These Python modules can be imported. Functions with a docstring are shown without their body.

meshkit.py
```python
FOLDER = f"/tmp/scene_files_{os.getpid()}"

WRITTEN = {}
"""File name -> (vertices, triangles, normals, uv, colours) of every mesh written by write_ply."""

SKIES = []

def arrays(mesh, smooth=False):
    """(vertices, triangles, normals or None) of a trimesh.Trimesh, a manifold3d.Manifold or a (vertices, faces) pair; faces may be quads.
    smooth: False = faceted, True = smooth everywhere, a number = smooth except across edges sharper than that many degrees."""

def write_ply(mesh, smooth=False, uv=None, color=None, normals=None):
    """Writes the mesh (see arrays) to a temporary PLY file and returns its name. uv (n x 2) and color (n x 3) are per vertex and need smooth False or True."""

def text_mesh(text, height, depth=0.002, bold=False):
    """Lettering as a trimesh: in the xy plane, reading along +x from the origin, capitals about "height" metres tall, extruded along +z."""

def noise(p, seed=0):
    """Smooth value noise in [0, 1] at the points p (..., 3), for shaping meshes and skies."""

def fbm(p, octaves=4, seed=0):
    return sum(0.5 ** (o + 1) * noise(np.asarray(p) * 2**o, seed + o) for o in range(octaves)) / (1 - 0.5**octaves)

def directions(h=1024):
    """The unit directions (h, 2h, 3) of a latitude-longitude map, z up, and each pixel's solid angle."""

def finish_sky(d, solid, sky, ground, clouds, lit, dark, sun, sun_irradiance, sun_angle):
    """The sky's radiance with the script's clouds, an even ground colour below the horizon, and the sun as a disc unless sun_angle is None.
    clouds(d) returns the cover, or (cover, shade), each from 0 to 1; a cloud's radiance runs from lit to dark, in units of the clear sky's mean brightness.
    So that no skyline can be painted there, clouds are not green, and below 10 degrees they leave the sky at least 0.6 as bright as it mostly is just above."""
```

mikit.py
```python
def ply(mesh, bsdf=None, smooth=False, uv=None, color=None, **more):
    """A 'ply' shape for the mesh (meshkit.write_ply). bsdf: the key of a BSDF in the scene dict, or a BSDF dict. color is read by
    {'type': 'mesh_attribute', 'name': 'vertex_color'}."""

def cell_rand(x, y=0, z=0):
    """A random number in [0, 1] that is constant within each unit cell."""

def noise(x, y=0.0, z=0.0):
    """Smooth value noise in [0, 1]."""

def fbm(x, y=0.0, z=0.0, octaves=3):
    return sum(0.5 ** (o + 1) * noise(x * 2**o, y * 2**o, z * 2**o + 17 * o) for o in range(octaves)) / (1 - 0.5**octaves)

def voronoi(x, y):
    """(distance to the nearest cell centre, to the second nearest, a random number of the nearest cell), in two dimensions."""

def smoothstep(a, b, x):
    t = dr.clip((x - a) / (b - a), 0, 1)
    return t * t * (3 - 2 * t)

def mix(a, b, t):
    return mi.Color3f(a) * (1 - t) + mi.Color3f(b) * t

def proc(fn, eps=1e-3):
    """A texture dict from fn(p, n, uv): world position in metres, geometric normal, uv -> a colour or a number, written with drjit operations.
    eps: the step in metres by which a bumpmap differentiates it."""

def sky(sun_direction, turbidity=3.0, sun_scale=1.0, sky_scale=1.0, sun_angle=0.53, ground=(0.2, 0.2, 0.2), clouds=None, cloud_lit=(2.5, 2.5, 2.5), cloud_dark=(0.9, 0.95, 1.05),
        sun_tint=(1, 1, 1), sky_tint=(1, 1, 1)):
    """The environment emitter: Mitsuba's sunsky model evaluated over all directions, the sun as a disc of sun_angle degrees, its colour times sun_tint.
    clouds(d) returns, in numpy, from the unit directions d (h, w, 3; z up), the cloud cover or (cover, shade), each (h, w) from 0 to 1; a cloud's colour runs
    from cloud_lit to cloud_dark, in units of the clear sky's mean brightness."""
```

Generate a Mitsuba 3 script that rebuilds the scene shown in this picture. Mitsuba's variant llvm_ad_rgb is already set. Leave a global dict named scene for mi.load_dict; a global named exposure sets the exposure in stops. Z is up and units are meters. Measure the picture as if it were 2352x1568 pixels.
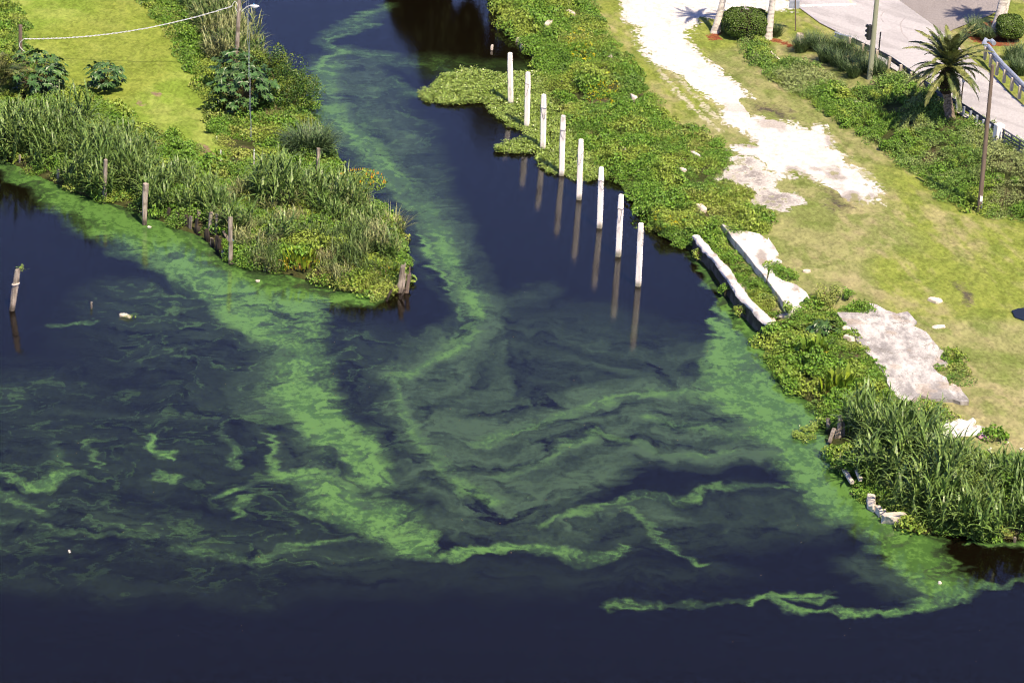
import math, numpy as np, trimesh, shapely, drjit as dr, mitsuba as mi, mikit, meshkit
from shapely.geometry import Polygon, LineString, Point
from scipy.spatial import cKDTree
from mikit import proc, noise, fbm, cell_rand, smoothstep, mix, voronoi

T = mi.ScalarTransform4f
scene, labels = {}, {}
PI = math.pi

# ---------------------------------------------------------------- camera, sky, exposure (metres; z up; x right, y away from the helicopter)
exposure = 2.42
pitch, roll = math.radians(22.5), math.radians(3.0)
eye = np.array([0, -190.0, 75.0])
fwd = np.array([0, math.cos(pitch), -math.sin(pitch)])
u0 = np.array([0, math.sin(pitch), math.cos(pitch)])
up = math.cos(roll) * u0 - math.sin(roll) * np.array([1.0, 0, 0])
scene['camera'] = {'type': 'perspective', 'fov': 2 * math.degrees(math.atan(1176 / 8000)), 'fov_axis': 'x', 'near_clip': 1.0, 'far_clip': 6000.0,
                   'to_world': T().look_at(origin=eye.tolist(), target=(eye + fwd * 10).tolist(), up=up.tolist())}
scene['sky'] = mikit.sky((0.28, -0.50, 0.82), turbidity=3.0, sky_scale=0.66, sky_tint=(1.08, 0.93, 1.22))

# ---------------------------------------------------------------- helpers
def ply(mesh, bsdf, smooth=False, uv=None):
    return mikit.ply(mesh, 'mat_' + bsdf, smooth=smooth, uv=uv)
COUNT = {}
def numbered(base):
    n = COUNT.get(base, -1) + 1
    COUNT[base] = n
    return base if n == 0 else f'{base}_{n:03d}'
def thing(name, label, cat=None, group=None, kind=None):
    k = numbered(name)
    labels[k] = {'label': label}
    if cat: labels[k]['category'] = cat
    if group: labels[k]['group'] = group
    if kind: labels[k]['kind'] = kind
    return k
def put(key, mesh, bsdf, smooth=False, tw=None, part=None):
    k = key if part is None else numbered(key + '__' + part)
    d = mesh if isinstance(mesh, dict) else ply(mesh, bsdf, smooth=smooth)
    if tw is not None: d = {**d, 'to_world': tw}
    scene[k] = d
    return k
def mat4(loc, rz=0.0, s=1.0, lean=(0, 0), sz=None):
    c, n = math.cos(rz) * s, math.sin(rz) * s
    m = np.array([[c, -n, lean[0], loc[0]], [n, c, lean[1], loc[1]], [0, 0, s if sz is None else sz, loc[2]], [0, 0, 0, 1.0]])
    return T(m)
def cat(ms):
    vs, fs, o = [], [], 0
    for m in ms:
        v, f = (m.vertices, m.faces) if hasattr(m, 'vertices') else m
        vs.append(np.asarray(v, float)); fs.append(np.asarray(f) + o); o += len(v)
    return trimesh.Trimesh(np.vstack(vs), np.vstack(fs), process=False)
def tube(pts, r, sides=8, cap=True):
    p = np.asarray(pts, float); r = np.broadcast_to(r, len(p)).astype(float)
    t = np.gradient(p, axis=0); t /= np.linalg.norm(t, axis=1, keepdims=True) + 1e-12
    ref = np.array([1.0, 0, 0]) if abs(t[0, 0]) < .8 else np.array([0, 1.0, 0])
    a = np.cross(t, np.cross(ref, t)); a /= np.linalg.norm(a, axis=1, keepdims=True) + 1e-12
    b = np.cross(t, a); an = np.arange(sides) * 2 * PI / sides
    v = (p[:, None] + r[:, None, None] * (np.cos(an)[None, :, None] * a[:, None] + np.sin(an)[None, :, None] * b[:, None])).reshape(-1, 3)
    i, j = np.meshgrid(np.arange(len(p) - 1), np.arange(sides), indexing='ij')
    q = np.stack([i * sides + j, i * sides + (j + 1) % sides, (i + 1) * sides + (j + 1) % sides, (i + 1) * sides + j], -1).reshape(-1, 4)
    f = np.vstack([q[:, [0, 1, 2]], q[:, [0, 2, 3]]])
    if cap:
        n = len(v); v = np.vstack([v, p[:1], p[-1:]]); k = np.arange(sides); l = (len(p) - 1) * sides
        f = np.vstack([f, np.stack([k * 0 + n, (k + 1) % sides, k], 1), np.stack([k * 0 + n + 1, l + k, l + (k + 1) % sides], 1)])
    return trimesh.Trimesh(v, f, process=False)
def box(sx, sy, sz, loc=(0, 0, 0), rz=0.0, bev=0.0):
    """a box standing on loc, edges chamfered by bev"""
    if bev:
        b = bev; pts = []
        for x in (-1, 1):
            for y in (-1, 1):
                for z in (0, 1):
                    X, Y, Z = x * sx / 2, y * sy / 2, z * sz; dz = -b if z else b
                    pts += [(X - x * b, Y - y * b, Z), (X - x * b, Y, Z + dz), (X, Y - y * b, Z + dz)]
        m = trimesh.convex.convex_hull(np.array(pts))
    else:
        m = trimesh.creation.box((sx, sy, sz)); m.apply_translation((0, 0, sz / 2))
    m.apply_transform(trimesh.transformations.rotation_matrix(rz, (0, 0, 1))); m.apply_translation(loc)
    return m
def rough(mesh, amp, f, seed=0):
    v = np.array(mesh.vertices)
    d = np.stack([meshkit.fbm(v * f + 7.7 * k, 3, seed + k) - .5 for k in range(3)], 1)
    return trimesh.Trimesh(v + d * 2 * amp, mesh.faces, process=False)
def rock(s, seed):
    m = box(2, 2, 2, (0, 0, -1), 0, .25).subdivide().subdivide(); v = np.array(m.vertices)
    r = np.random.default_rng(seed)
    for _ in range(5):                                     # flat broken faces
        n = r.normal(size=3) * [1, 1, .7]; n /= np.linalg.norm(n); c = r.uniform(.75, 1.1); d = v @ n
        v = v - np.outer(np.maximum(d - c, 0), n)
    v = v * np.asarray(s) + (meshkit.fbm(v * 1.3 + seed, 3, seed)[:, None] - .5) * .3 * min(s)
    return trimesh.Trimesh(v, m.faces, process=False)
EXCL = []                                                  # (x, y, radius) kept free of the scattered plants, so that what stands there is seen
def ragged(poly, step=.25, amp=.25, f=.9, seed=0):
    """the polygon with its outline cut into a ragged edge"""
    r = shapely.segmentize(poly.exterior, step); p = np.array(r.coords)[:-1]
    q = np.c_[p, np.zeros(len(p))]
    n = np.c_[meshkit.fbm(q * f, 4, seed) - .5, meshkit.fbm(q * f + 31, 4, seed + 9) - .5] * 2 * amp
    g = Polygon(p + n).buffer(0)
    return max(getattr(g, 'geoms', [g]), key=lambda a: a.area)
def sheet(poly, z, step=.5):
    """a flat sheet over the polygon, z a number or a function"""
    x0, y0, x1, y1 = poly.bounds
    gx, gy = np.meshgrid(np.arange(x0, x1, step) + step * .5, np.arange(y0, y1, step) + step * .5)
    pts = np.c_[gx.ravel(), gy.ravel()]; pts = pts[shapely.contains_xy(poly.buffer(-step * .35), pts[:, 0], pts[:, 1])]
    ring = np.array(poly.exterior.coords)[:-1]
    allp = np.vstack([ring] + [np.array(i.coords)[:-1] for i in poly.interiors] + [pts])
    from scipy.spatial import Delaunay
    f = Delaunay(allp).simplices; c = allp[f].mean(1)
    f = f[shapely.contains_xy(poly, c[:, 0], c[:, 1])]
    a = allp[f]; cr = (a[:, 1, 0] - a[:, 0, 0]) * (a[:, 2, 1] - a[:, 0, 1]) - (a[:, 1, 1] - a[:, 0, 1]) * (a[:, 2, 0] - a[:, 0, 0])
    f[cr < 0] = f[cr < 0][:, ::-1]
    zz = z(allp) if callable(z) else np.full(len(allp), float(z))
    return trimesh.Trimesh(np.c_[allp, zz], f, process=False)
def slab_mesh(poly, z0, z1):
    m = trimesh.creation.extrude_polygon(poly, z1 - z0, engine='earcut'); m.apply_translation((0, 0, z0)); return m
def leafquads(rng, c, L, W, up=1.0, spread=.8, dirs=None):
    """folded rhombic leaves at the centres c"""
    n = len(c); L = np.broadcast_to(L, n) * rng.uniform(.7, 1.25, n); W = np.broadcast_to(W, n) * rng.uniform(.75, 1.2, n)
    nm = rng.normal(size=(n, 3)) * spread + np.array([0, 0, up])
    if dirs is not None: nm = nm + dirs
    nm /= np.linalg.norm(nm, axis=1, keepdims=True)
    a = np.cross(nm, rng.normal(size=(n, 3))); a /= np.linalg.norm(a, axis=1, keepdims=True); b = np.cross(nm, a)
    v = np.stack([c - a * L[:, None] / 2, c + b * W[:, None] / 2 + nm * W[:, None] * .12, c + a * L[:, None] / 2 - nm * L[:, None] * .12, c - b * W[:, None] / 2 + nm * W[:, None] * .12], 1)
    i = np.arange(n)[:, None] * 4
    return v.reshape(-1, 3), np.vstack([i + [0, 1, 2], i + [0, 2, 3]])
def blades(rng, base, az, L, W, tilt, curl, seg=4):
    """grass blades: arching ribbons; tilt from the vertical at the foot, curl added over the length"""
    n = len(base); k = np.arange(seg + 1) / seg
    ang = tilt[:, None] + curl[:, None] * k[None, :] ** 1.3
    st = (L / seg)[:, None]
    h = np.c_[np.zeros(n), np.cumsum(np.cos(ang[:, :-1]) * st, 1)]; o = np.c_[np.zeros(n), np.cumsum(np.sin(ang[:, :-1]) * st, 1)]
    d = np.c_[np.cos(az), np.sin(az)]; s = np.c_[-np.sin(az), np.cos(az)]
    w = W[:, None] * np.interp(k, [0, .25, .6, 1], [.55, 1, .8, .04])[None] / 2
    cx = base[:, None, :2] + o[..., None] * d[:, None]; cz = base[:, None, 2] + h
    l = np.concatenate([cx + w[..., None] * s[:, None], cz[..., None]], 2); r = np.concatenate([cx - w[..., None] * s[:, None], cz[..., None]], 2)
    v = np.stack([l, r], 2).reshape(-1, 3)
    j = (np.arange(n)[:, None] * (2 * seg + 2) + 2 * np.arange(seg)[None]).reshape(-1)
    return v, np.vstack([np.c_[j, j + 1, j + 3], np.c_[j, j + 3, j + 2]])
def in_poly(rng, poly, n):
    x0, y0, x1, y1 = poly.bounds; out = np.zeros((0, 2))
    while len(out) < n:
        p = rng.uniform((x0, y0), (x1, y1), (4 * n + 50, 2)); out = np.vstack([out, p[shapely.contains_xy(poly, p[:, 0], p[:, 1])]])
    return out[:n]
def P(l): return Polygon(l).buffer(0)
SG = {}
def shapegroup(name, mesh, bsdf):
    scene[name] = {'type': 'shapegroup', 'shape': ply(mesh, bsdf)}
def inst(key, group, m):
    scene[key] = {'type': 'instance', 'of': {'type': 'ref', 'id': group}, 'to_world': m}

# ---------------------------------------------------------------- ground plan
SHORE_L = P([(-22.66,59.53),(-20.97,46.8),(-19.75,41.93),(-17.32,36.48),(-14.95,30.8),(-13.88,26.06),(-11.79,18.32),(-9.54,13.03),(-7.67,8.32),(-6.79,4.01),(-6.58,-0.23),(-6.96,-2.9),(-8.08,-3.19),(-9.63,-2.59),(-11.73,-1.52),(-13.33,-0.49),(-14.89,-0.16),(-16.35,0.48),(-17.77,3.13),(-18.72,4.82),(-20.7,6.23),(-22.51,8.21),(-24.54,9.59),(-26.55,10.68),(-28.71,12.71),(-30.59,14.42),(-32.88,16.91),(-34.85,18.85),(-45.77,26.19)] + [(-75, 18), (-75, 110), (-27, 110), (-24, 78)])
SHORE_R = P([(-2.84,58.63),(-2.07,53.3),(-0.86,47.73),(0.46,42.4),(1.43,37.71),(2.67,31.41),(4.13,25.45),(5.8,19.4),(7.54,14.84),(8.41,9.95),(9.82,7.54),(10.72,6.57),(11.76,2.26),(12.91,-1.25),(13.95,-5.26),(14.5,-10.51),(15.1,-12.9),(16.57,-15.72),(17.19,-18.57),(17.01,-21.44),(17.45,-23.88),(18.01,-26.25),(18.91,-29.19),(19.9,-30.61),(21.16,-31.37),(22.91,-31.36),(26.24,-31.47),(31.7,-31.31)] + [(75, -24), (75, 110), (-15, 110), (-14, 78), (-10, 66)])
TOE = [(10.31,58.25),(12.93,54.32),(14.72,47.25),(15.87,41.92),(16.62,38.39),(17.43,36.62),(18.25,35.35),(19.32,33.44),(20.23,31.53),(21.22,29),(22.17,27.17),(23.08,24.93),(23.86,23.13),(24.38,21.74),(25.05,20.6),(25.66,18.03),(26.17,16.91),(26.6,15.57),(27.38,14.51),(28.08,14.03),(28.69,13.34),(31.19,12.17),(35.24,9.74)]
SHOULDER = [(14.56,64.39,1.1),(18.37,58.26,1.1),(19.67,54.33,1.2),(20.92,50.33,1.35),(22.43,47.26,1.5),(23.68,43.55,1.7),(24.85,39.28,1.95),(25.75,36.81,2.1),(26.6,33.99,2.3),(27.44,30.53,2.5),(28.25,28.56,2.6),(29.2,26.06,2.75),(30.13,22.95,2.9),(31.7,18.42,3.1),(34.02,12.46,3.2)]
TOE_L, SHO_L = LineString(TOE), LineString([p[:2] for p in SHOULDER])
EMB = Polygon(TOE + [(80, -10), (80, 120), (TOE[0][0], 120)]).buffer(0)
ROADSIDE = Polygon([p[:2] for p in SHOULDER] + [(80, 10), (80, 120), (SHOULDER[0][0], 120)]).buffer(0)
SHO_T = cKDTree(np.array(SHOULDER)[:, :2])
def shoulder_z(xy):
    ln = SHO_L; s = shapely.line_locate_point(ln, shapely.points(xy))
    ks = np.array([ln.project(Point(p[:2])) for p in SHOULDER]); return np.interp(s, ks, [p[2] for p in SHOULDER])
def land_z(xy):
    """ground height on the two banks and under the water"""
    xy = np.asarray(xy, float).reshape(-1, 2); pt = shapely.points(xy)
    q = np.c_[xy, np.zeros(len(xy))]
    z = np.full(len(xy), -1.2)
    sm = lambda t: np.clip(t, 0, 1) ** 2 * (3 - 2 * np.clip(t, 0, 1))
    for k, (poly, base, w) in enumerate(((SHORE_L, .75, 2.2), (SHORE_R, 1.0, 3.5))):
        inside = shapely.contains_xy(poly, xy[:, 0], xy[:, 1]); d = shapely.distance(poly.exterior, pt)
        b = np.full(len(xy), base)
        if k:
            e = shapely.contains_xy(EMB, xy[:, 0], xy[:, 1]); rs = shapely.contains_xy(ROADSIDE, xy[:, 0], xy[:, 1])
            dt, ds = shapely.distance(TOE_L, pt), shapely.distance(SHO_L, pt); zs = shoulder_z(xy)
            b = np.where(rs, zs, np.where(e, base + (zs - base) * sm(dt / (dt + ds + 1e-6)), base))
        zi = .12 + (b - .12) * sm(d / w)
        zo = -1.2 + 1.32 * np.clip(1 - d / .9, 0, 1)
        z = np.maximum(z, np.where(inside, zi, zo))
    z = z + (meshkit.fbm(q * .45, 2, 3) - .5) * .22 * np.clip((z + .2) / .8, 0, 1)
    return np.where(shapely.contains_xy(ROADSIDE.buffer(.5), xy[:, 0], xy[:, 1]), np.minimum(z, shoulder_z(xy) - .02), z)
gx0, gx1, gy0, gy1, gs = -76, 76, -56, 110, .4
GX, GY = np.arange(gx0, gx1 + .01, gs), np.arange(gy0, gy1 + .01, gs)
MX, MY = np.meshgrid(GX, GY)
MZ = land_z(np.c_[MX.ravel(), MY.ravel()]).reshape(MX.shape)
def gz(x, y):
    """ground height read from the terrain grid"""
    x, y = np.asarray(x, float), np.asarray(y, float)
    i = np.clip((x - gx0) / gs, 0, len(GX) - 1.001); j = np.clip((y - gy0) / gs, 0, len(GY) - 1.001)
    a, b = i.astype(int), j.astype(int); u, v = i - a, j - b
    return (MZ[b, a] * (1 - u) + MZ[b, a + 1] * u) * (1 - v) + (MZ[b + 1, a] * (1 - u) + MZ[b + 1, a + 1] * u) * v
# ---------------------------------------------------------------- materials
def two(d): return {'type': 'twosided', 'bsdf': d}
def pri(color, rough=.6, spec=.3, metal=0.0):
    c = {'type': 'rgb', 'value': list(color)} if not callable(color) else proc(color)
    return two({'type': 'principled', 'base_color': c, 'roughness': float(rough), 'specular': float(spec), 'metallic': float(metal)})
def bump(b, fn, eps=.01):
    return {'type': 'bumpmap', 'tex': proc(fn, eps), 'scale': 1.0, 'bsdf': b}
C3 = mi.Color3f
def foliage(a, b, c, f=.35, cell=9.0):
    """leaf colours: a and b leaf by leaf, c in patches"""
    def fn(p, n, uv):
        r = cell_rand(p.x * cell, p.y * cell, p.z * cell)
        g = fbm(p.x * f, p.y * f, p.z * f, 3)
        return mix(mix(a, b, r), c, smoothstep(.46, .62, g)) * (.40 + 1.0 * cell_rand(p.x * cell + 31, p.y * cell, p.z * cell))
    return fn
class Materials(dict):
    def __setitem__(self, k, v): scene['mat_' + k] = v
M = Materials()
M['weed_leaf'] = pri(foliage((.075, .19, .018), (.19, .325, .04), (.245, .33, .05), .42), .5, .35)
M['vine_leaf'] = pri(foliage((.075, .175, .024), (.16, .26, .045), (.27, .32, .07)), .5, .35)
M['slope_leaf'] = pri(foliage((.09, .20, .03), (.20, .32, .06), (.27, .33, .12), .3), .5, .35)
M['reed_leaf'] = pri(foliage((.045, .105, .02), (.22, .31, .08), (.11, .19, .04), .5), .45, .4)
M['pale_reed_leaf'] = pri(foliage((.13, .17, .06), (.34, .35, .15), (.10, .16, .04), .5), .5, .35)
M['dry_leaf'] = pri(foliage((.30, .24, .12), (.20, .17, .08), (.16, .17, .06), .8), .7, .2)
M['clump_leaf'] = pri(foliage((.057, .109, .040), (.11, .16, .065), (.075, .125, .045), .5, 7), .5, .35)
M['castor_leaf'] = pri(foliage((.044, .110, .024), (.085, .155, .04), (.05, .115, .03), .5, 3), .4, .4)
M['dark_leaf'] = pri(foliage((.025, .07, .010), (.065, .13, .015), (.15, .215, .025), .9), .45, .4)
M['tip_leaf'] = pri(foliage((.14, .20, .02), (.21, .26, .03), (.10, .16, .02), .7), .45, .4)
M['hedge_leaf'] = pri(foliage((.045, .095, .012), (.10, .155, .02), (.07, .12, .015), .7, 12), .45, .4)
M['canna_leaf'] = pri(foliage((.143, .220, .017), (.20, .27, .02), (.09, .16, .015), .9, 2), .4, .4)
M['yellow_leaf'] = pri((.55, .37, .02), .5, .3)
M['brown_leaf'] = pri(foliage((.30, .16, .06), (.40, .25, .09), (.22, .12, .05), .9, 3), .7, .2)
M['hyacinth_leaf'] = pri(foliage((.15, .25, .04), (.30, .38, .09), (.20, .29, .05), .5, 10), .35, .5)
M['palm_leaf'] = pri(foliage((.130, .156, .039), (.18, .19, .06), (.07, .10, .03), .9, 4), .5, .35)
M['forest_leaf'] = pri(foliage((.03, .05, .012), (.05, .07, .018), (.04, .055, .015), .3, 3), .6, .2)
M['flower_yellow'] = pri((.80, .62, .02), .5, .2)
M['flower_orange'] = pri((.80, .33, .01), .5, .2)
def ground_col(p, n, uv):
    big = fbm(p.x * .11, p.y * .06, 2.0, 3); mid = fbm(p.x * .55 + 9, p.y * .4, 5.0, 4); fine = noise(p.x * 7, p.y * 4.0, 1.0); fine2 = fbm(p.x * 2.6 + 3, p.y * 1.5, 4.0, 3); tiny = noise(p.x * 15, p.y * 9, 6.0)
    right = smoothstep(-1.0, 6.0, p.x)
    g = mix(mix((.165, .24, .038), (.24, .30, .066), smoothstep(.36, .64, mid)), mix((.175, .205, .066), (.25, .255, .108), smoothstep(.36, .64, mid)), right)
    g = mix(g, mix((.16, .215, .035), (.22, .255, .05), fine2), smoothstep(.50, .66, big) * .8)
    d1 = fbm(p.x * .34 + 40, p.y * .22 + .2 * p.x, 7.0, 5); d2 = fbm(p.x * 1.7 + 4, p.y * .8 + p.x * .8, 3.0, 4)
    dry = smoothstep(.44, .72, d1 * .6 + d2 * .4)
    g = mix(g, (.36, .305, .18), dry * (.06 + .54 * right))
    g = mix(g, (.12, .17, .035), smoothstep(.56, .68, fbm(p.x * .9 + 80, p.y * .6, 2.0, 4)) * .45 * right)
    low = smoothstep(.62, .2, p.z)                          # damp earth by the water
    g = mix(g, (.05, .055, .02), low)
    return g * (.50 + .40 * fine + .38 * fine2 + .24 * tiny)
LAWN_BUMP = lambda p, n, uv: .035 * noise(p.x * 9, p.y * 9, 0) + .05 * noise(p.x * 3, p.y * 3, 5)
M['lawn'] = bump(two({'type': 'diffuse', 'reflectance': proc(ground_col)}), LAWN_BUMP, .03)
def on_lawn(col, ragged=1.4, soft=.22, f=1.1, grain=.5):
    """ground cover that thins out into the lawn: uv.x is the distance inside the outline in metres"""
    def fn(p, n, uv):
        e = uv.x + ragged * (fbm(p.x * f, p.y * f * .7, 11.0, 4) - .5) + grain * (noise(p.x * 6, p.y * 5, 2.0) - .5)
        return mix(ground_col(p, n, uv), col(p, n, uv), smoothstep(-soft, soft, e))
    return bump(two({'type': 'diffuse', 'reflectance': proc(fn)}), LAWN_BUMP, .03)
def gravel_col(p, n, uv):
    a = fbm(p.x * .5, p.y * .35, 1.0, 4); b = fbm(p.x * 3.1, p.y * 2.5, 2.0, 3); f = noise(p.x * 14, p.y * 12, 3.0)
    c = mix((.64, .62, .59), (.58, .545, .49), smoothstep(.52, .68, b))
    st = smoothstep(.50, .66, a) * smoothstep(34.0, 24.0, p.y) * smoothstep(3, 12, p.y)
    c = mix(c, (.44, .40, .35), smoothstep(.60, .74, a) * .4)
    c = mix(c, (.27, .245, .22), st * .8)
    c = mix(c, (.24, .24, .09), smoothstep(.64, .72, fbm(p.x * 1.1 + 7, p.y * .8, 5.0, 4)) * .7 * smoothstep(26.0, 18.0, p.y))
    return c * (.86 + .22 * f)
M['gravel'] = on_lawn(gravel_col, 1.7, .30, .8, 1.0)
def stain_col(p, n, uv):
    a = fbm(p.x * .7, p.y * .5, 4.0, 4); b = fbm(p.x * 2.6, p.y * 2.0, 2.0, 4); f = noise(p.x * 12, p.y * 12, 3.0)
    c = mix((.27, .25, .235), (.52, .49, .45), smoothstep(.36, .62, a * .45 + b * .55))
    c = mix(c, (.58, .55, .51), smoothstep(.9, .2, uv.x) * .8)
    c = mix(c, (.20, .22, .07), smoothstep(.64, .72, b) * .6)
    return c * (.72 + .45 * f)
M['stained_paving'] = on_lawn(stain_col, 1.0, .16, 1.2, .5)
def slab_col(p, n, uv):
    a = fbm(p.x * .45 + 5, p.y * .3, 4.0, 4); b = fbm(p.x * 2.3, p.y * 1.6, 2.0, 4); f = noise(p.x * 13, p.y * 11, 3.0); k = voronoi(p.x * .28 + 1.5 * fbm(p.x * .9, p.y * .9, 0, 3), p.y * .21 + 1.5 * fbm(p.x * .9 + 9, p.y * .9, 0, 3))
    c = mix((.58, .565, .54), (.27, .262, .258), smoothstep(.30, .66, a * .35 + b * .40 + .25 * fbm(p.x * 6, p.y * 2.2, 5.0, 3)) * smoothstep(.0, .35, fbm(p.x * .22 + 3, p.y * .16, 8.0, 2)))
    c = mix(c, (.42, .33, .24), smoothstep(.63, .71, fbm(p.x * .8 + 60, p.y * .8, 1.0, 3)) * .4)
    c = mix(c, (.16, .14, .10), smoothstep(.028, .008, k[1] - k[0]) * .5)
    return c * (.84 + .28 * f)
M['bright_concrete'] = bump(two({'type': 'diffuse', 'reflectance': proc(lambda p, n, uv: mix(mix((.66, .635, .60), (.36, .33, .30), smoothstep(.56, .74, fbm(p.x * 1.1, p.y * .7, p.z, 4))), (.33, .27, .20), smoothstep(.64, .72, fbm(p.x * 3.1, p.y * 2.1, p.z, 3)) * .6) * (.85 + .25 * noise(p.x * 13, p.y * 11, p.z * 9)))}), lambda p, n, uv: .05 * fbm(p.x * 9, p.y * 9, p.z * 9, 4), .02)
M['old_concrete'] = bump(two({'type': 'diffuse', 'reflectance': proc(slab_col)}), lambda p, n, uv: .05 * fbm(p.x * 9, p.y * 9, p.z * 9, 4), .02)
def pile_col(p, n, uv):
    a = fbm(p.x * 3, p.y * 3, p.z * 1.2, 4); wet = smoothstep(.45, .05, p.z + .25 * (noise(p.x * 5, p.y * 5, 1) - .5))
    c = mix((.84, .80, .74), (.58, .54, .48), smoothstep(.55, .75, a))
    return mix(c, (.16, .16, .10), wet * .85)
M['pile_concrete'] = bump(pri(pile_col, .8, .2), lambda p, n, uv: .012 * fbm(p.x * 9, p.y * 9, p.z * 9), .02)
M['shaded_seawall_face'] = pri(lambda p, n, uv: mix((.055, .05, .042), (.12, .11, .095), smoothstep(.4, .7, fbm(p.x * 2, p.y * 2, p.z * 1.2, 4))), .8, .2)  # water-stained concrete, with the shade under the cap put into its colour
M['rubble'] = pri(lambda p, n, uv: mix((.68, .62, .54), (.42, .36, .29), fbm(p.x * 4, p.y * 4, p.z * 4, 4)) * (.8 + .4 * noise(p.x * 17, p.y * 17, p.z * 17)), .85, .2)
def wood(a, b, k=1.0):
    def fn(p, n, uv):
        g = fbm(p.x * 26 * k, p.y * 26 * k, p.z * 1.6, 3); s = fbm(p.x * 2, p.y * 2, p.z * 2.2, 3)
        wet = smoothstep(.5, .1, p.z)
        return mix(mix(a, b, smoothstep(.35, .65, g)), (.09, .075, .05), smoothstep(.5, .7, s) * .6) * (1 - .6 * wet)
    return fn
M['grey_wood'] = bump(pri(wood((.40, .35, .29), (.22, .185, .15)), .85, .15), lambda p, n, uv: .03 * fbm(p.x * 24, p.y * 24, p.z * 1.6, 2), .01)
M['dark_wood'] = pri(wood((.07, .055, .045), (.035, .028, .024)), .85, .15)
M['brown_wood'] = pri(lambda p, n, uv: mix((.20, .155, .12), (.11, .085, .07), fbm(p.x * 22, p.y * 22, p.z * .8, 3)), .8, .2)
M['green_wood'] = pri(lambda p, n, uv: mix((.33, .35, .24), (.22, .24, .16), fbm(p.x * 20, p.y * 20, p.z * .8, 3)), .8, .2)
M['pale_bark'] = pri(lambda p, n, uv: mix((.62, .58, .52), (.38, .35, .31), smoothstep(.45, .7, fbm(p.x * 3, p.y * 3, p.z * 7, 3))), .8, .2)
M['palm_bark'] = pri(lambda p, n, uv: mix((.26, .21, .16), (.12, .095, .07), smoothstep(.4, .6, voronoi(dr.atan2(p.y - PALM[1], p.x - PALM[0]) * 3.0, p.z * 9)[0])), .85, .15)
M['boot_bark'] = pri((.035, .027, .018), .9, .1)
M['stem'] = pri((.12, .10, .05), .7, .2)
M['dark_bark'] = pri((.06, .05, .04), .8, .2)
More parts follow.
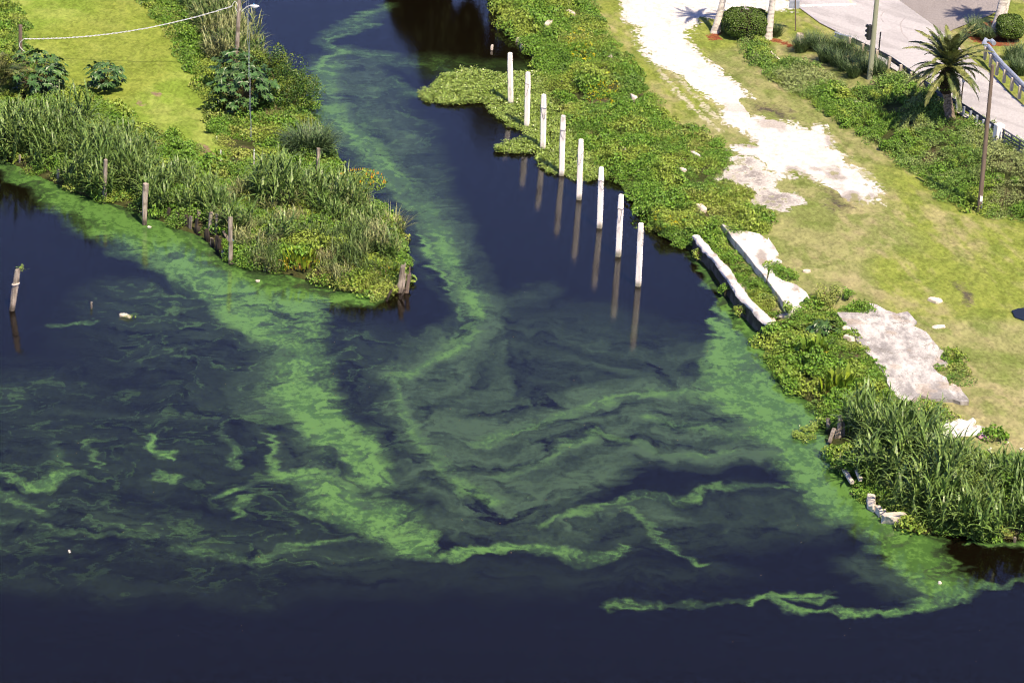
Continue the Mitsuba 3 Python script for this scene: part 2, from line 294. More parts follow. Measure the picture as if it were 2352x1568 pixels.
def road_col(p, n, uv):
    a = fbm(p.x * .4, p.y * .2, 1.0, 4); f = noise(p.x * 10, p.y * 10, 2.0)
    s = fbm((p.x * .78 + p.y * .62) * 1.5, (p.x * -.62 + p.y * .78) * .08, 4.0, 3)
    return mix((.45, .44, .445), (.37, .36, .365), smoothstep(.42, .62, a * .5 + s * .5)) * (.9 + .2 * f)
M['pavement'] = bump(two({'type': 'diffuse', 'reflectance': proc(road_col)}), lambda p, n, uv: .006 * noise(p.x * 12, p.y * 12, 0), .02)
M['old_asphalt'] = two({'type': 'diffuse', 'reflectance': proc(lambda p, n, uv: mix((.30, .28, .275), (.245, .225, .22), fbm(p.x * .6, p.y * .5, 1.0, 4)) * (.88 + .24 * noise(p.x * 11, p.y * 11, 2.0)))})
M['road_paint'] = pri(lambda p, n, uv: mix((.70, .68, .64), (.5, .48, .45), smoothstep(.55, .7, fbm(p.x * 5, p.y * 5, 0, 3))), .6, .3)
M['yellow_paint'] = pri((.72, .60, .33), .6, .3)
M['rubber_mark'] = pri((.34, .32, .32), .8, .2)
M['mulch'] = on_lawn(lambda p, n, uv: mix((.26, .09, .045), (.14, .05, .028), noise(p.x * 9, p.y * 9, 1)) * (.7 + .6 * noise(p.x * 21, p.y * 21, 3)), .7, .12, 1.6)
M['bare_soil'] = on_lawn(lambda p, n, uv: mix((.29, .21, .14), (.17, .12, .08), fbm(p.x * 2, p.y * 2, 1, 3)) * (.8 + .4 * noise(p.x * 15, p.y * 15, 3)), .9, .25, 1.7)
M['burnt_soil'] = on_lawn(lambda p, n, uv: mix((.085, .075, .06), (.17, .16, .08), smoothstep(.45, .65, fbm(p.x * 2.4, p.y * 2, 1, 4))) * (.7 + .6 * noise(p.x * 13, p.y * 13, 3)), 1.7, .45, 1.4)
M['shaded_weedy_soil'] = on_lawn(lambda p, n, uv: mix((.045, .055, .02), (.085, .075, .04), smoothstep(.5, .7, fbm(p.x * 1.3, p.y * 1.1, 1, 4))) * (.7 + .6 * noise(p.x * 9, p.y * 9, 3)), 1.0, .25, 1.1)  # humus-dark soil, its colour also carrying the shade in gaps between weeds
M['wheel_track'] = on_lawn(lambda p, n, uv: mix((.47, .45, .34), (.34, .33, .20), noise(p.x * 4, p.y * 3, 1)) * (.8 + .4 * noise(p.x * 15, p.y * 15, 3)), .35, .16, 1.6)
M['puddle_water'] = {'type': 'plastic', 'diffuse_reflectance': {'type': 'rgb', 'value': [.012, .014, .016]}, 'int_ior': 1.33}
M['galvanised'] = pri(lambda p, n, uv: mix((.42, .47, .56), (.30, .34, .42), noise(p.x * 3, p.y * 3, p.z * 6)), .45, .5, .3)
M['dark_rail'] = pri((.09, .10, .12), .5, .4)
M['weathered_block'] = pri(lambda p, n, uv: mix((.52, .47, .40), (.34, .29, .24), fbm(p.x * 8, p.y * 8, p.z * 3, 3)), .85, .2)
M['black_metal'] = pri((.018, .02, .024), .45, .5)
M['black_rope'] = pri((.05, .045, .045), .8, .2)
M['white_plastic'] = pri((.80, .80, .78), .4, .5)
M['lamp_glass'] = pri((.78, .80, .82), .2, .6)
M['lamp_metal'] = pri((.62, .64, .66), .4, .5, .3)
M['cable'] = pri((.58, .60, .60), .5, .4)
M['blue_rope'] = pri((.10, .28, .48), .7, .2)
M['grey_panel'] = pri((.30, .32, .34), .6, .4)
M['pink_plastic'] = pri((.42, .24, .30), .6, .3)
M['lens_red'] = pri((.10, .012, .01), .3, .5)
M['lens_amber'] = pri((.11, .06, .01), .3, .5)
M['lens_green'] = pri((.01, .07, .05), .3, .5)

# ---------------------------------------------------------------- the algae bloom: bands (x, y, half width) along the currents, and the water
SCUM = [  # (strength, points)
 (1.28, [(-19.33,0.75,0.59),(-17.02,-4.46,0.84),(-14.44,-8.21,1.57),(-12.57,-10.08,1.72),(-11.58,-13.41,1.73),(-11.31,-17.02,1.75),(-10.35,-20.42,1.57),(-9.11,-23.38,1.93),(-7.85,-25.16,1.81),(-6.7,-27.46,1.37)]),
 (1.2, [(-11.51,-28.86,0.84),(-9.84,-28.92,1.34),(-8.04,-31.05,1.7),(-6.18,-32.87,1.85),(-4.89,-34.72,1.38),(-4.17,-36.35,0.92)]),
 (.8, [(-9.88,-32.82,0.39),(-7.68,-33.31,0.54),(-6.3,-34.64,0.49),(-5.36,-36.01,0.76),(-4.02,-37.31,0.53),(-2.75,-37.15,0.49),(-1.09,-35.84,0.47),(0.61,-35.05,0.63),(2.33,-35.23,0.57),(3.84,-36.13,0.63),(5.34,-35.75,0.48),(6.42,-34.74,0.3)]),
 (.62, [(6.25,-30.33,0.3),(7.33,-31.73,0.38),(7.95,-33.67,0.37),(8.79,-34.75,0.32),(9.62,-35.93,0.36),(10.46,-36.31,0.28)]),
 (.58, [(1.87,-32.65,0.38),(3.83,-31.14,0.42),(5.37,-29.92,0.34),(6.71,-28.81,0.5),(8.94,-28.7,0.54),(10.76,-27.42,0.36),(12.13,-26.71,0.37),(14.38,-26.75,0.32),(16.36,-27.41,0.32)]),
 (1.5, [(-33.25,15.79,0.53),(-29.13,11.85,0.88),(-26.51,8.37,1.38),(-24.47,6.94,1.94),(-22.44,5.37,2.21),(-20.14,3.51,2.13),(-18,0.24,1.94),(-16.13,-1.94,1.89),(-14.19,-2.35,2.09),(-12.13,-2.95,1.68),(-10.07,-3.48,1.04),(-8.04,-3.87,0.66)]),
 (1.2, [(-14.49,-4.77,1.57),(-12.68,-5.52,1.52),(-11.43,-7.33,0.87),(-11.84,-9.98,1.1)]),
 (.6, [(-10.36,53.98,0.59),(-12.51,47.66,1.14),(-14.11,44.71,0.74),(-13.39,42.22,0.59)]),
 (.8, [(-9.41,41.91,0.68),(-10.94,42.04,0.87),(-12.48,42.38,0.77),(-13.47,41.21,0.37),(-14.07,38.96,0.34),(-14.19,35.58,0.43)]),
 (.8, [(-13.18,39.11,0.8),(-13.68,34.25,0.83),(-13.02,30.21,1.3),(-11.93,26.81,1.53),(-10.72,23.52,1.6),(-9.41,20.34,1.66),(-7.99,17.27,1.45),(-6.58,13.48,1.25),(-5.51,10.54,0.95),(-4.96,6.85,0.85),(-4.24,3.3,0.73),(-3.14,-0.08,0.79),(-2.41,-3.07,0.93),(-1.84,-5.34,0.86)]),
 (.5, [(-1.84,-5.34,0.84),(-2.87,-8.3,1),(-4,-10.88,0.73),(-4.64,-12.78,0.5)]),
 (.9, [(-8.95,17.12,0.31),(-7.45,14.54,0.29),(-6.53,12.32,0.26)]), (.9, [(-6.02,7.06,0.22),(-4.79,2.86,0.24),(-4.17,0.12,0.2),(-3.42,-3.21,0.22),(-2.94,-6.15,0.21)]),
 (.66, [(-1.69,-6.31,0.32),(-3.04,-10.37,0.85),(-4.54,-12.46,0.59),(-6.45,-15.17,0.62),(-6.22,-17.24,0.26),(-5.25,-20.33,0.44),(-4.05,-24.13,0.44),(-2.91,-26.99,0.68),(-1.5,-29.2,0.92),(-0.15,-30.08,0.72)]), (.6, [(-1.7,-22.71,0.52),(1.7,-19.43,0.65),(5.45,-16.59,0.61),(7.84,-15.38,0.67),(10.23,-14.76,0.84),(12.08,-16.31,1.01)]), (.58, [(7.78,-18.64,0.56),(10.55,-19.72,0.79),(12.86,-20.28,1.02)]), (.52, [(-0.22,-26.92,0.49),(2.22,-24.44,0.47),(4.96,-20.73,0.48),(7.02,-22.72,0.39),(9.06,-23.57,0.44),(11.84,-22.66,0.42)]),
 (.45, [(-9,36.92,0.61),(-10.2,34.36,0.74),(-10.86,30.56,0.64),(-10.05,26.67,0.63)]),
 (1.6, [(10.84,6.22,0.31),(11.94,-0.02,0.3),(12.85,-4.16,0.55),(13.75,-8.08,1),(14.62,-12.97,1.06)]),
 (1.9, [(11.54,-4.14,0.3),(12.4,-7.94,0.85),(12.86,-11.66,1.25),(13.7,-14.61,1.9),(14.51,-17.47,1.88),(15.3,-20.25,1.41),(16.28,-23.21,1.3),(16.91,-25.85,1.13),(17.95,-28.63,1.2),(19.32,-31.04,1.11),(20.45,-33.26,0.98),(21.1,-35.63,0.99),(21.57,-37.49,0.8)]),
 (1.0, [(21.68,-37.48,0.73),(23.42,-37.04,0.36),(24.54,-36.57,0.24),(25.94,-35.54,0.45)]),
 (1.1, [(21.63,-37.96,0.63),(20.1,-39.67,0.58),(18.55,-40.77,0.38),(17.09,-40.8,0.42),(15.54,-40.52,0.33),(13.98,-40.43,0.46),(13.08,-39.7,0.37)]),
 (.75, [(15.85,-39,0.43),(14.17,-38.92,0.54),(12.75,-39.83,0.4),(12.31,-40.48,0.2)]),
 (.42, [(12.33,-40.06,0.27),(9.49,-40.49,0.32),(7.4,-40.68,0.41),(5.93,-40.99,0.56),(5.41,-41.51,0.35)]),
 (.85, [(6.14,-40.6,0.28),(6.76,-41.08,0.18),(5.93,-41.45,0.25)]),
 (1.1, [(23.18,-31.99,0.24),(24.87,-31.53,0.36),(26.58,-31.93,0.51)]),
 (.7, [(20.96,-33.6,0.24),(22.13,-34.93,0.36),(23.17,-35.29,0.29)]),
 (1.05, [(-25.78,-30.02,0.41),(-24.25,-31.4,0.47),(-23.23,-30.85,0.63),(-22.49,-29.82,0.64),(-21.81,-29.62,0.47)]), (.75, [(-25.46,-32.07,0.34),(-23.72,-33.49,0.37),(-22.72,-34.38,0.36)]),
 (.9, [(-18.6,-24.32,0.28),(-18.22,-26.21,0.4),(-17.23,-27.01,0.57),(-16.79,-27.39,0.2),(-17.57,-26.4,0.17)]), (.8, [(-17.48,-29.19,0.26),(-16.73,-29.94,0.41),(-16.36,-29.26,0.21)]),
 (.65, [(-14.94,-23.85,0.25),(-14.3,-25.76,0.29),(-13.85,-27.66,0.23)]), (.75, [(-12.63,-23.56,0.21),(-12.31,-25.73,0.27),(-11.98,-28.12,0.31)]),
 (1.0, [(-13.82,-31.51,0.38),(-12.78,-29.66,0.44),(-11.51,-28.86,0.51),(-10.47,-27.94,0.62)]), (.75, [(-13.38,-33.85,0.24),(-12.79,-32.41,0.47),(-11.78,-30.99,0.37)]),
 (.42, [(-23.33,-25.49,0.27),(-23.14,-27.11,0.31),(-22.66,-28.67,0.28)]), (.5, [(-21.62,-25.54,0.25),(-21.08,-27.12,0.27),(-21.01,-28.46,0.22)]),
 (.68, [(-15.47,-37.56,0.55),(-13.73,-37.98,0.54),(-11.98,-38.59,0.43),(-10.81,-37.49,0.39),(-9.62,-36.27,0.42),(-7.99,-35.19,0.35)]), (.42, [(-24.97,-35.16,0.38),(-22.98,-35.52,0.31),(-20.89,-36.75,0.37),(-17.47,-36.83,0.34)]),
 (.36, [(-9.35,40.73,1.54),(-6.31,40.27,2.45),(-3.26,39.33,2.7),(0.94,40.52,2.07)]), (.45, [(-9.1,35.95,0.75),(-7.5,33.41,0.64)]),
 (.55, [(-25.71,-10.29,0.25),(-23.63,-9.48,0.25)]), (.42, [(-22.18,-5.32,0.26),(-19.54,-4.34,0.27),(-18.26,-4.63,0.26)]), (.38, [(-20.57,-6.3,0.29),(-19.26,-6.91,0.39),(-17.59,-6.28,0.26)]),
]
MURK = [
 (.13, [(-24.35,-40.43,1.83),(-17.59,-41.05,1.85),(-9.34,-40.08,1.68),(-3.09,-39.34,1.4),(3.21,-38.13,1.42),(10.41,-37.75,1.24)]),
 (.8, [(-1.48,-4.96,0.88),(-2.8,-10.34,1.84),(-4.78,-15.25,2.22),(-5.61,-17.75,1.19),(-4.99,-20.87,1.23),(-3.71,-24.08,1.58),(-2.23,-27.44,2.21),(-0.62,-29.09,2.78)]),
 (.62, [(-0.61,-4.84,0.35),(-0.37,-10.01,0.32),(-0.97,-15.04,0.69),(-2.77,-18.26,2.14)]),
 (.84, [(0.31,-19.61,2.14),(3.1,-18.37,2.13),(6.16,-16.79,1.94),(9.26,-15.49,2.16),(11.12,-16.73,2.33)]),
 (.84, [(-1.7,-22.71,3.09),(1.97,-21.96,2.4),(5.43,-19.52,1.99),(8.92,-19.93,1.92),(12,-18.38,1.55)]),
 (.86, [(-2.69,-26.96,1.91),(0.41,-25.1,1.63),(4.04,-21.7,1.4),(7.25,-22.97,1.32),(10.45,-23.12,1.22),(13.22,-22.49,0.97)]),
 (.8, [(-1.25,-30.21,1.78),(2.05,-29.02,1.54),(4.27,-26.62,0.99),(5.86,-24.52,0.88)]),
 (.62, [(-2.04,-32.87,1.47),(0.99,-32,1.31),(2.97,-33.52,1.29),(4.92,-31.52,0.97),(7.57,-30.68,1.27)]),
 (.5, [(-15.18,-8.18,1.49),(-12.92,-11.72,1.51),(-13.46,-16.71,1.18),(-12.14,-21.23,1.56),(-10.35,-26.57,1.75),(-8.39,-29,2.14)]),
 (.2, [(-26.9,-21.43,3.41),(-22.29,-21.4,3.38),(-17.61,-21.94,3.27),(-14.75,-18.07,2.56)]), (.2, [(-23.76,-27.19,3.71),(-18.11,-27.55,3.66),(-13.32,-28.56,2.34),(-9.7,-35.3,1.13)]),
 (.3, [(-25.26,-34.7,2.85),(-20.4,-35.6,2.15),(-15.53,-36.98,1.87),(-10.81,-37.39,1.64),(-6.41,-36.38,1.44)]),
 (.26, [(-16.87,-10.99,4.75),(-9.44,-13.12,3.11),(-7.29,-17.08,2.01)]), (.3, [(1.72,-0.43,0.64),(0.48,-2.66,0.9),(-0.51,-3.48,0.87)]),
 (.6, [(-12.58,39.21,1.52),(-11.81,31.78,2.21),(-10,25.8,2.39),(-8.24,19.28,1.9),(-5.99,12.4,1.45),(-4.65,5.78,1.18),(-3.13,-0.43,1.22),(-1.6,-4.97,1.13)]), (.4, [(3.78,-10.7,4.19),(7.41,-12.09,3.67),(10.3,-12.32,3.1)]),
 (.3, [(6.44,-33.35,1.76),(9.75,-31.44,2.29),(13.33,-29.98,2.02),(16.41,-30.11,1.56)]), (.36, [(18.22,-35.39,1.09),(19.75,-37.61,1.08)]), (.3, [(-21.06,-6.37,2.33),(-17.67,-7.88,2.31)]),
]
def band(L, k):
    out = []
    for n, (amp, q) in enumerate(L):
        u, f = 13.7 * n, k * (1.5 if amp >= 1.3 else 1.0)
        for (ax, ay, ra), (bx, by, rb) in zip(q[:-1], q[1:]):
            l = math.hypot(bx - ax, by - ay) + 1e-6; out.append((ax, ay, (bx - ax) / l, (by - ay) / l, l, ra * f, (rb - ra) * f / l, amp, u)); u += l
    return out
SEG_S, SEG_M = band(SCUM, .84), band(MURK, 1.4)
def cover(segs, x, y, edge):
    """how much the bands cover a point, and the point's place along and across its band"""
    v, u, w = mi.Float(0), mi.Float(0), mi.Float(0)
    for ax, ay, dx, dy, l, r, drr, amp, u0 in segs:
        px, py = x - ax, y - ay
        a = px * dx + py * dy; t = dr.clip(a, 0, l); e = a - t; c = py * dx - px * dy
        d = dr.sqrt(e * e + c * c) / (r + t * drr); k = amp * dr.clip(edge - d * (edge - .5), 0, 1); hit = k > v
        v = dr.select(hit, k, v); u = dr.select(hit, u0 + a, u); w = dr.select(hit, c, w)
    return v, u, w
def algae(p):
    x, y = mi.Float(p.x), mi.Float(p.y)
    w1x, w1y = fbm(x * .28, y * .16, 1.5, 3) - .5, fbm(x * .28 + 40, y * .16, 8.5, 3) - .5
    hx = fbm(x * .45 + 3 * w1x, y * 1.15 - .18 * x + 2.0 * w1y, 3.5, 5) - .5          # drawn out by the wind, along x
    w2y = fbm(x * 1.1 + 17, y * .8 + 2.5 * w1y, 6.5, 4) - .5
    s, u, w = cover(SEG_S, x + 1.7 * w1x + 2.0 * hx, y + 2.4 * w1y + 1.8 * w2y, 1.35)
    m, um, wm = cover(SEG_M, x + 2.2 * w1x + 1.6 * hx, y + 4.0 * w1y + 1.4 * w2y, 1.5)
    sx, sy = x * .55 + 6.0 * w1x + 3.2 * hx, y * .60 - .1 * x + 5.0 * w1y + 2.4 * w2y
    st = fbm(sx, sy, 2.2, 5) - .5; st2 = fbm(sx * 2.3 + 9, sy * 2.3, 5.2, 5) - .5
    fib = fbm(u * .20 + 2 * st, w * 1.5 + 1.5 * st2, 4.1, 5) - .5; fibm = fbm(um * .13 + 1.6 * st, wm * 1.25 + 1.2 * st, 7.7, 5) - .5
    thread = dr.clip(1 - dr.abs(fbm(sx * 1.1 + 30, sy * 1.1, 9.2, 5) - .5) * 11, 0, 1)
    grain = noise(x * 6.5, y * 4.2, 1.0) - .5 + .6 * (noise(x * 13, y * 8, 2.0) - .5)
    dens = s * (.60 + 1.3 * fib + 1.35 * st + 1.1 * st2 + .18 * thread + .26 * grain)
    scum = smoothstep(-.04, 1.12, dens)
    murk = dr.clip(m * (.74 + 2.0 * st + 2.0 * fibm + .8 * st2 + .24 * grain) + .4 * s, 0, 1)
    lace = thread * smoothstep(-.02, .12, st2) * smoothstep(.02, .28, m) * smoothstep(-2.0, -9.0, x) * .3
    return dr.maximum(scum, lace), murk, .5 + 1.6 * st2 + 1.2 * fib + .45 * grain
def water_col(p, n, uv):
    s, m, f = algae(p)
    c = mix((.0034, .0020, .0012), (.044, .076, .036), m)
    return mix(c, mix((.048, .110, .026), (.088, .188, .042), smoothstep(.3, .75, f)), s)
M['lake_water'] = bump({'type': 'roughplastic', 'diffuse_reflectance': proc(water_col), 'int_ior': 1.33, 'alpha': .012, 'nonlinear': False},
    lambda p, n, uv: (.0016 + .0042 * smoothstep(-4.0, -40.0, p.y)) * noise(p.x * 2.6 + p.y * .9, p.y * 2.4, 0) + (.0007 + .0026 * smoothstep(-4.0, -40.0, p.y)) * noise(p.x * 5 + 2 * p.y, p.y * 4.4, 3), .05)

# ---------------------------------------------------------------- the setting
def grid_mesh():
    ny, nx = MX.shape; v = np.c_[MX.ravel(), MY.ravel(), MZ.ravel()]
    i, j = np.meshgrid(np.arange(ny - 1), np.arange(nx - 1), indexing='ij'); a = (i * nx + j).ravel()
    f = np.vstack([np.c_[a, a + 1, a + nx + 1], np.c_[a, a + nx + 1, a + nx]])
    keep = v[f][:, :, 2].max(1) > -.6; f = f[keep]
    used = np.unique(f); m = np.full(len(v), -1); m[used] = np.arange(len(used))
    far = trimesh.Trimesh(np.array([(-3000, 109.9, .5), (3000, 109.9, .5), (3000, 3000, .5), (-3000, 3000, .5), (75.9, -40, .5), (3000, -40, .5), (3000, 109.9, .5), (75.9, 109.9, .5), (-3000, 10, .5), (-75.9, 10, .5), (-75.9, 109.9, .5), (-3000, 109.9, .5)], float), np.array([[0, 1, 2], [0, 2, 3], [4, 5, 6], [4, 6, 7], [8, 9, 10], [8, 10, 11]]), process=False)
    return cat([trimesh.Trimesh(v[used], m[f], process=False), far])
thing('ground', 'grassy banks on both sides of the canal', kind='structure'); put('ground', grid_mesh(), 'lawn', smooth=True)
thing('water', 'dark lake and canal water streaked with green algae scum', kind='structure')
put('water', trimesh.Trimesh(np.array([(-3000, -600, 0), (3000, -600, 0), (3000, 600, 0), (-3000, 600, 0)], float), np.array([[0, 1, 2], [0, 2, 3]]), process=False), 'lake_water')
def gsheet(name, label, poly, mat, lift=.02, step=.45, out=.8, kind='structure', cat_=None):
    poly = poly.buffer(0); g = poly.buffer(out); k = thing(name, label, cat_, kind=kind)
    m = sheet(g, lambda q: gz(q[:, 0], q[:, 1]), step); v = np.array(m.vertices); pt = shapely.points(v[:, :2])
    d = np.where(shapely.contains(poly, pt), 1, -1) * shapely.distance(poly.boundary, pt)
    v[:, 2] += lift - (lift + .03) * np.clip(1 - (d + out) / (.5 * out), 0, 1)      # the rim dips into the soil
    scene[k] = ply(trimesh.Trimesh(v, m.faces, process=False), mat, smooth=True, uv=np.c_[d, d * 0]); return k
GRAVEL = P([(6.53,60.38),(6.55,53.18),(7,50.86),(7.59,47.56),(7.83,45.04),(8.07,43.06),(8.78,40.22),(9.51,38.88),(10.6,37.62),(11.29,35.37),(12.33,33.21),(13.02,31.94),(13.09,29.92),(13.59,27.77),(14.96,26.23),(15.44,24.15),(16.29,24.28),(17.53,26.21),(17.98,29.14),(17.18,30.35),(16.29,31.57),(15.29,33.7),(14.6,34.98),(13.94,36.99),(13.27,39.03),(12.59,41.36),(11.9,43.72),(11.48,45.16),(11.37,46.93),(11.73,48.67),(12.39,49.7),(12.66,50.8),(13.72,52.04),(14.26,53.75),(15.44,53.69),(16.55,53.62),(17.92,53.99),(19,53.38),(19.15,54.62),(18.52,56.41),(18.68,62.6)])
gsheet('gravel_track', 'bleached white gravel track crossing the right bank', GRAVEL, 'gravel', .02)
GR2 = P([(15.54,31.22),(16.38,28.88),(16.91,29.41),(17.31,28.81),(18.28,28.08),(19.03,28.64),(19.69,28.75),(19.52,27.18),(20.04,26.39),(20.32,25.14),(19.89,24),(20.51,23.67),(20.89,23.09),(20.78,22.44),(21.41,21.49),(22.05,20.13),(22.17,18.51),(22.86,18.01),(22.46,16.84),(22.61,16.16),(22.2,15.3),(22.44,13.96),(21.99,14.28),(21.45,14.4),(20.57,13.48),(19.9,14.56),(19.36,15.66),(19.1,17.03),(18.79,17.59),(17.96,18.68),(16.44,20.09),(15.41,20.55),(14.59,22.52),(15.11,24.74),(14.99,26.89)])
GR2 = GR2.union(P([(13.36,23.39),(14.17,24.37),(15.43,23.93),(16.38,23.23),(17.28,21.47),(17.09,17.93),(16.3,17.4),(15.66,18.53),(14.67,19.61),(13.68,20.91)]))
gsheet('gravel_patch', 'worn white gravel patch at the foot of the track, right of the grey broken paving', GR2, 'gravel', .025)
PAV = P([(12.31,17.44),(12.45,15.65),(13.11,15.15),(13.46,13.62),(14.54,11.83),(14.9,12.47),(15.34,11.76),(15.99,11.38),(16.6,11.37),(16.74,12.75),(17.62,12.88),(17.81,13.69),(17.38,14.61),(16.89,15.53),(16.21,15.62),(15.77,16.36),(16.09,17.41),(16.78,17.42),(16.19,18.04),(15.63,19.18),(15.11,21.59),(14.21,21.87),(13.35,21.32),(13.42,19.66),(12.75,18.32)])
gsheet('broken_paving', 'grey stained broken paving left of the white gravel patch', PAV, 'stained_paving', .03, .4, .5)
for lab, q in (('dark burnt patch of soil on the lawn below the white gravel', [(19.19,16.28),(19.29,14.7),(19.21,13.31),(19.67,12.22),(20.1,12.48),(20.54,13.03),(20.19,13.86),(19.71,14.77),(19.5,15.73)]),
               ('dark muddy stain along the track where it narrows', [(14.89,32.94),(15.89,32.42),(16.78,32.56),(17.58,31.1),(17.81,30.01),(17.3,29.93),(16.38,30.45),(15.51,30.54),(15.2,31.62)]),
               ('short dark burnt streak in the open lawn', [(25.94,1.19),(26.22,1.4),(26.35,0.2),(26.53,-1.83),(26.38,-2.02),(26.17,-0.34)])):
    gsheet('burnt_patch', lab, P(q), 'burnt_soil', .034, .35, .9)
for lab, q in (('bare sandy patch on the narrow lawn tip', [(-25.69,26.87),(-25.22,27.17),(-24.86,26.55),(-25.08,25.96),(-25.53,26.11)]), ('pale bare spot in the left lawn beside the small shrub', [(-24.77,28.83),(-24.36,29.01),(-24.08,28.49),(-24.55,28.18)]),
               ('bare earth path beside the white stakes', [(-20.52,19.09),(-19.98,18.55),(-19.53,17.58),(-19.37,15.96),(-19.78,15.9),(-20.19,17.27),(-20.77,18.22)]), ('bare brown soil bank among the weeds beside the concrete piles', [(6.51,29.06),(7.1,30.16),(7.73,28.81),(7.65,27.91),(7,28.36)]),
               ('second bare brown hollow in the weeds above the hyacinth', [(7.56,26.57),(8.08,28.2),(8.52,28.49),(8.21,27.11),(7.62,26.25)])):
    gsheet('bare_patch', lab, P(q), 'bare_soil', .02, .3, .4)
for q in ([(8.99,39.28),(9.68,36.28),(10.56,32.92),(11.63,29.45),(12.83,26.55)], [(10.23,37.8),(11.04,34.62),(11.92,31.76),(12.77,28.97)]):
    c = np.array(q); t = np.linspace(0, len(c) - 1, 20); pt = np.c_[np.interp(t, range(len(c)), c[:, 0]), np.interp(t, range(len(c)), c[:, 1])]
    gsheet('wheel_track', 'faint pale wheel track curving over the mown grass beside the gravel', LineString(pt).buffer(.16), 'wheel_track', .038, .3, .35); labels[list(labels)[-1]]['group'] = 'wheel tracks on the mown grass'
pud = ragged(P([(28.73,-3.04),(29.16,-2.65),(29.82,-2.39),(30.42,-2.64),(30.2,-4.51),(29.26,-4.47),(28.81,-4.04)]), .2, .12, 1.2, 4)
k = thing('puddle', 'small dark rain puddle in the lawn at the right edge', kind='structure'); put(k, sheet(pud, float(gz(*pud.centroid.coords[0])) + .09, .6), 'puddle_water')
# ---------------------------------------------------------------- road, bridge, guardrails
def rz(q): return shoulder_z(q) + .02
ROAD_L = SHOULDER[1:]
ROAD_R = [(25.43,66.4,1.1),(27.25,57.54,1.3),(28.75,52.23,1.6),(29.77,48.3,1.9),(31.02,41.14,2.2),(32.01,37.18,2.4),(32.4,33.58,2.6),(33.07,30,2.8),(35.79,20.73,3.1)]
road = P([p[:2] for p in ROAD_L] + [p[:2] for p in ROAD_R[::-1]])
thing('road', 'pale concrete road rising to the bridge', kind='structure'); put('road', sheet(road, lambda q: rz(q) + .03, .8), 'pavement', smooth=True)
side = P([(27.28,57.49,1.3),(28.75,52.23,1.6),(29.77,48.35,1.9),(30.4,49.97,1.9),(33.63,54.37,1.7),(34.39,56.19,1.6),(35.8,60.08,1.5),(37.15,67.55,1.4),(25.39,66.05,1.2)])
side = P([c[:2] for c in [(27.28,57.49,1.3),(28.75,52.23,1.6),(29.77,48.35,1.9),(30.4,49.97,1.9),(33.63,54.37,1.7),(34.39,56.19,1.6),(35.8,60.08,1.5),(37.15,67.55,1.4),(25.39,66.05,1.2)]])
thing('side_road', 'greyer old asphalt side road joining the bridge road', kind='structure'); put('side_road', sheet(side.difference(road.buffer(.02)), lambda q: rz(q) + .028, .8), 'old_asphalt', smooth=True)
def strip(a, b, w, mat, name, label, lift=.036):
    g = LineString([a, b]).buffer(w / 2, cap_style=2); k = thing(name, label, kind='structure'); put(k, sheet(g, lambda q: rz(q) + lift, .4), mat, smooth=True)
a, b = [(19.78,54.89),(23.92,56.01)]
strip(a, b, .55, 'road_paint', 'stop_line', 'worn white stop line across the road')
a, b = [(23.25,59.04),(23.62,56.28)]
strip(a, b, .14, 'yellow_paint', 'centre_line', 'short faded yellow centre line above the stop line', .04)
for q in ([(27.78,56.43),(26.49,55.38),(25.76,54.16),(25.39,52.49),(25.52,51.19)], [(28.65,54.62),(27.22,52.76),(26.72,51.08),(26.62,48.45),(26.92,46.44)]):
    c = np.array(q); t = np.linspace(0, len(c) - 1, 24); pt = np.c_[np.interp(t, range(len(c)), c[:, 0]), np.interp(t, range(len(c)), c[:, 1])]
    for _ in range(2): pt[1:-1] = (pt[:-2] + 2 * pt[1:-1] + pt[2:]) / 4
    k = thing('tyre_mark', 'thin curved dark tyre mark on the pale road', kind='structure', group='curved tyre marks on the road'); put(k, sheet(LineString(pt).buffer(.05, cap_style=2), lambda q: rz(q) + .034, .3), 'rubber_mark', smooth=True)
# concrete shoulder strip below the guardrail
kerb = LineString([p[:2] for p in [(25.77,37.05,2.1),(26.6,33.99,2.3),(27.45,30.65,2.5),(28.2,28.78,2.6),(29.21,26.17,2.75),(29.95,23.25,2.9)]]).buffer(.28, cap_style=2)
k = thing('kerb_strip', 'white concrete edge strip under the guardrail', kind='structure'); put(k, slab_mesh(kerb, 1.6, 2.0), 'old_concrete')
scene[k] = ply(cat([sheet(kerb, lambda q: rz(q) + .10, .5)]), 'old_concrete')

def polyline(pts, step):
    p = np.asarray(pts, float); s = np.r_[0, np.cumsum(np.linalg.norm(np.diff(p, axis=0), axis=1))]
    t = np.arange(0, s[-1] + 1e-6, step); return np.stack([np.interp(t, s, p[:, i]) for i in range(3)], 1)
def wbeam(path, h=.36, d=.08):
    """W-section rail swept along the path"""
    p = np.asarray(path, float); t = np.gradient(p, axis=0); n = np.c_[-t[:, 1], t[:, 0], t[:, 0] * 0]; n /= np.linalg.norm(n, axis=1, keepdims=True)
    prof = np.array([(0, -.5), (1, -.36), (1, -.24), (0, -.1), (0, .1), (1, .24), (1, .36), (0, .5)]); prof = np.vstack([prof, (prof + [-.25, 0])[::-1]])
    v = p[:, None] + prof[None, :, :1] * d * n[:, None] + prof[None, :, 1:] * h * np.array([0, 0, 1.0]); m = len(prof)
    i, j = np.meshgrid(np.arange(len(p) - 1), np.arange(m), indexing='ij')
    q = np.stack([i * m + j, (i + 1) * m + j, (i + 1) * m + (j + 1) % m, i * m + (j + 1) % m], -1).reshape(-1, 4)
    return trimesh.Trimesh(v.reshape(-1, 3), np.vstack([q[:, [0, 1, 2]], q[:, [0, 2, 3]]]), process=False)
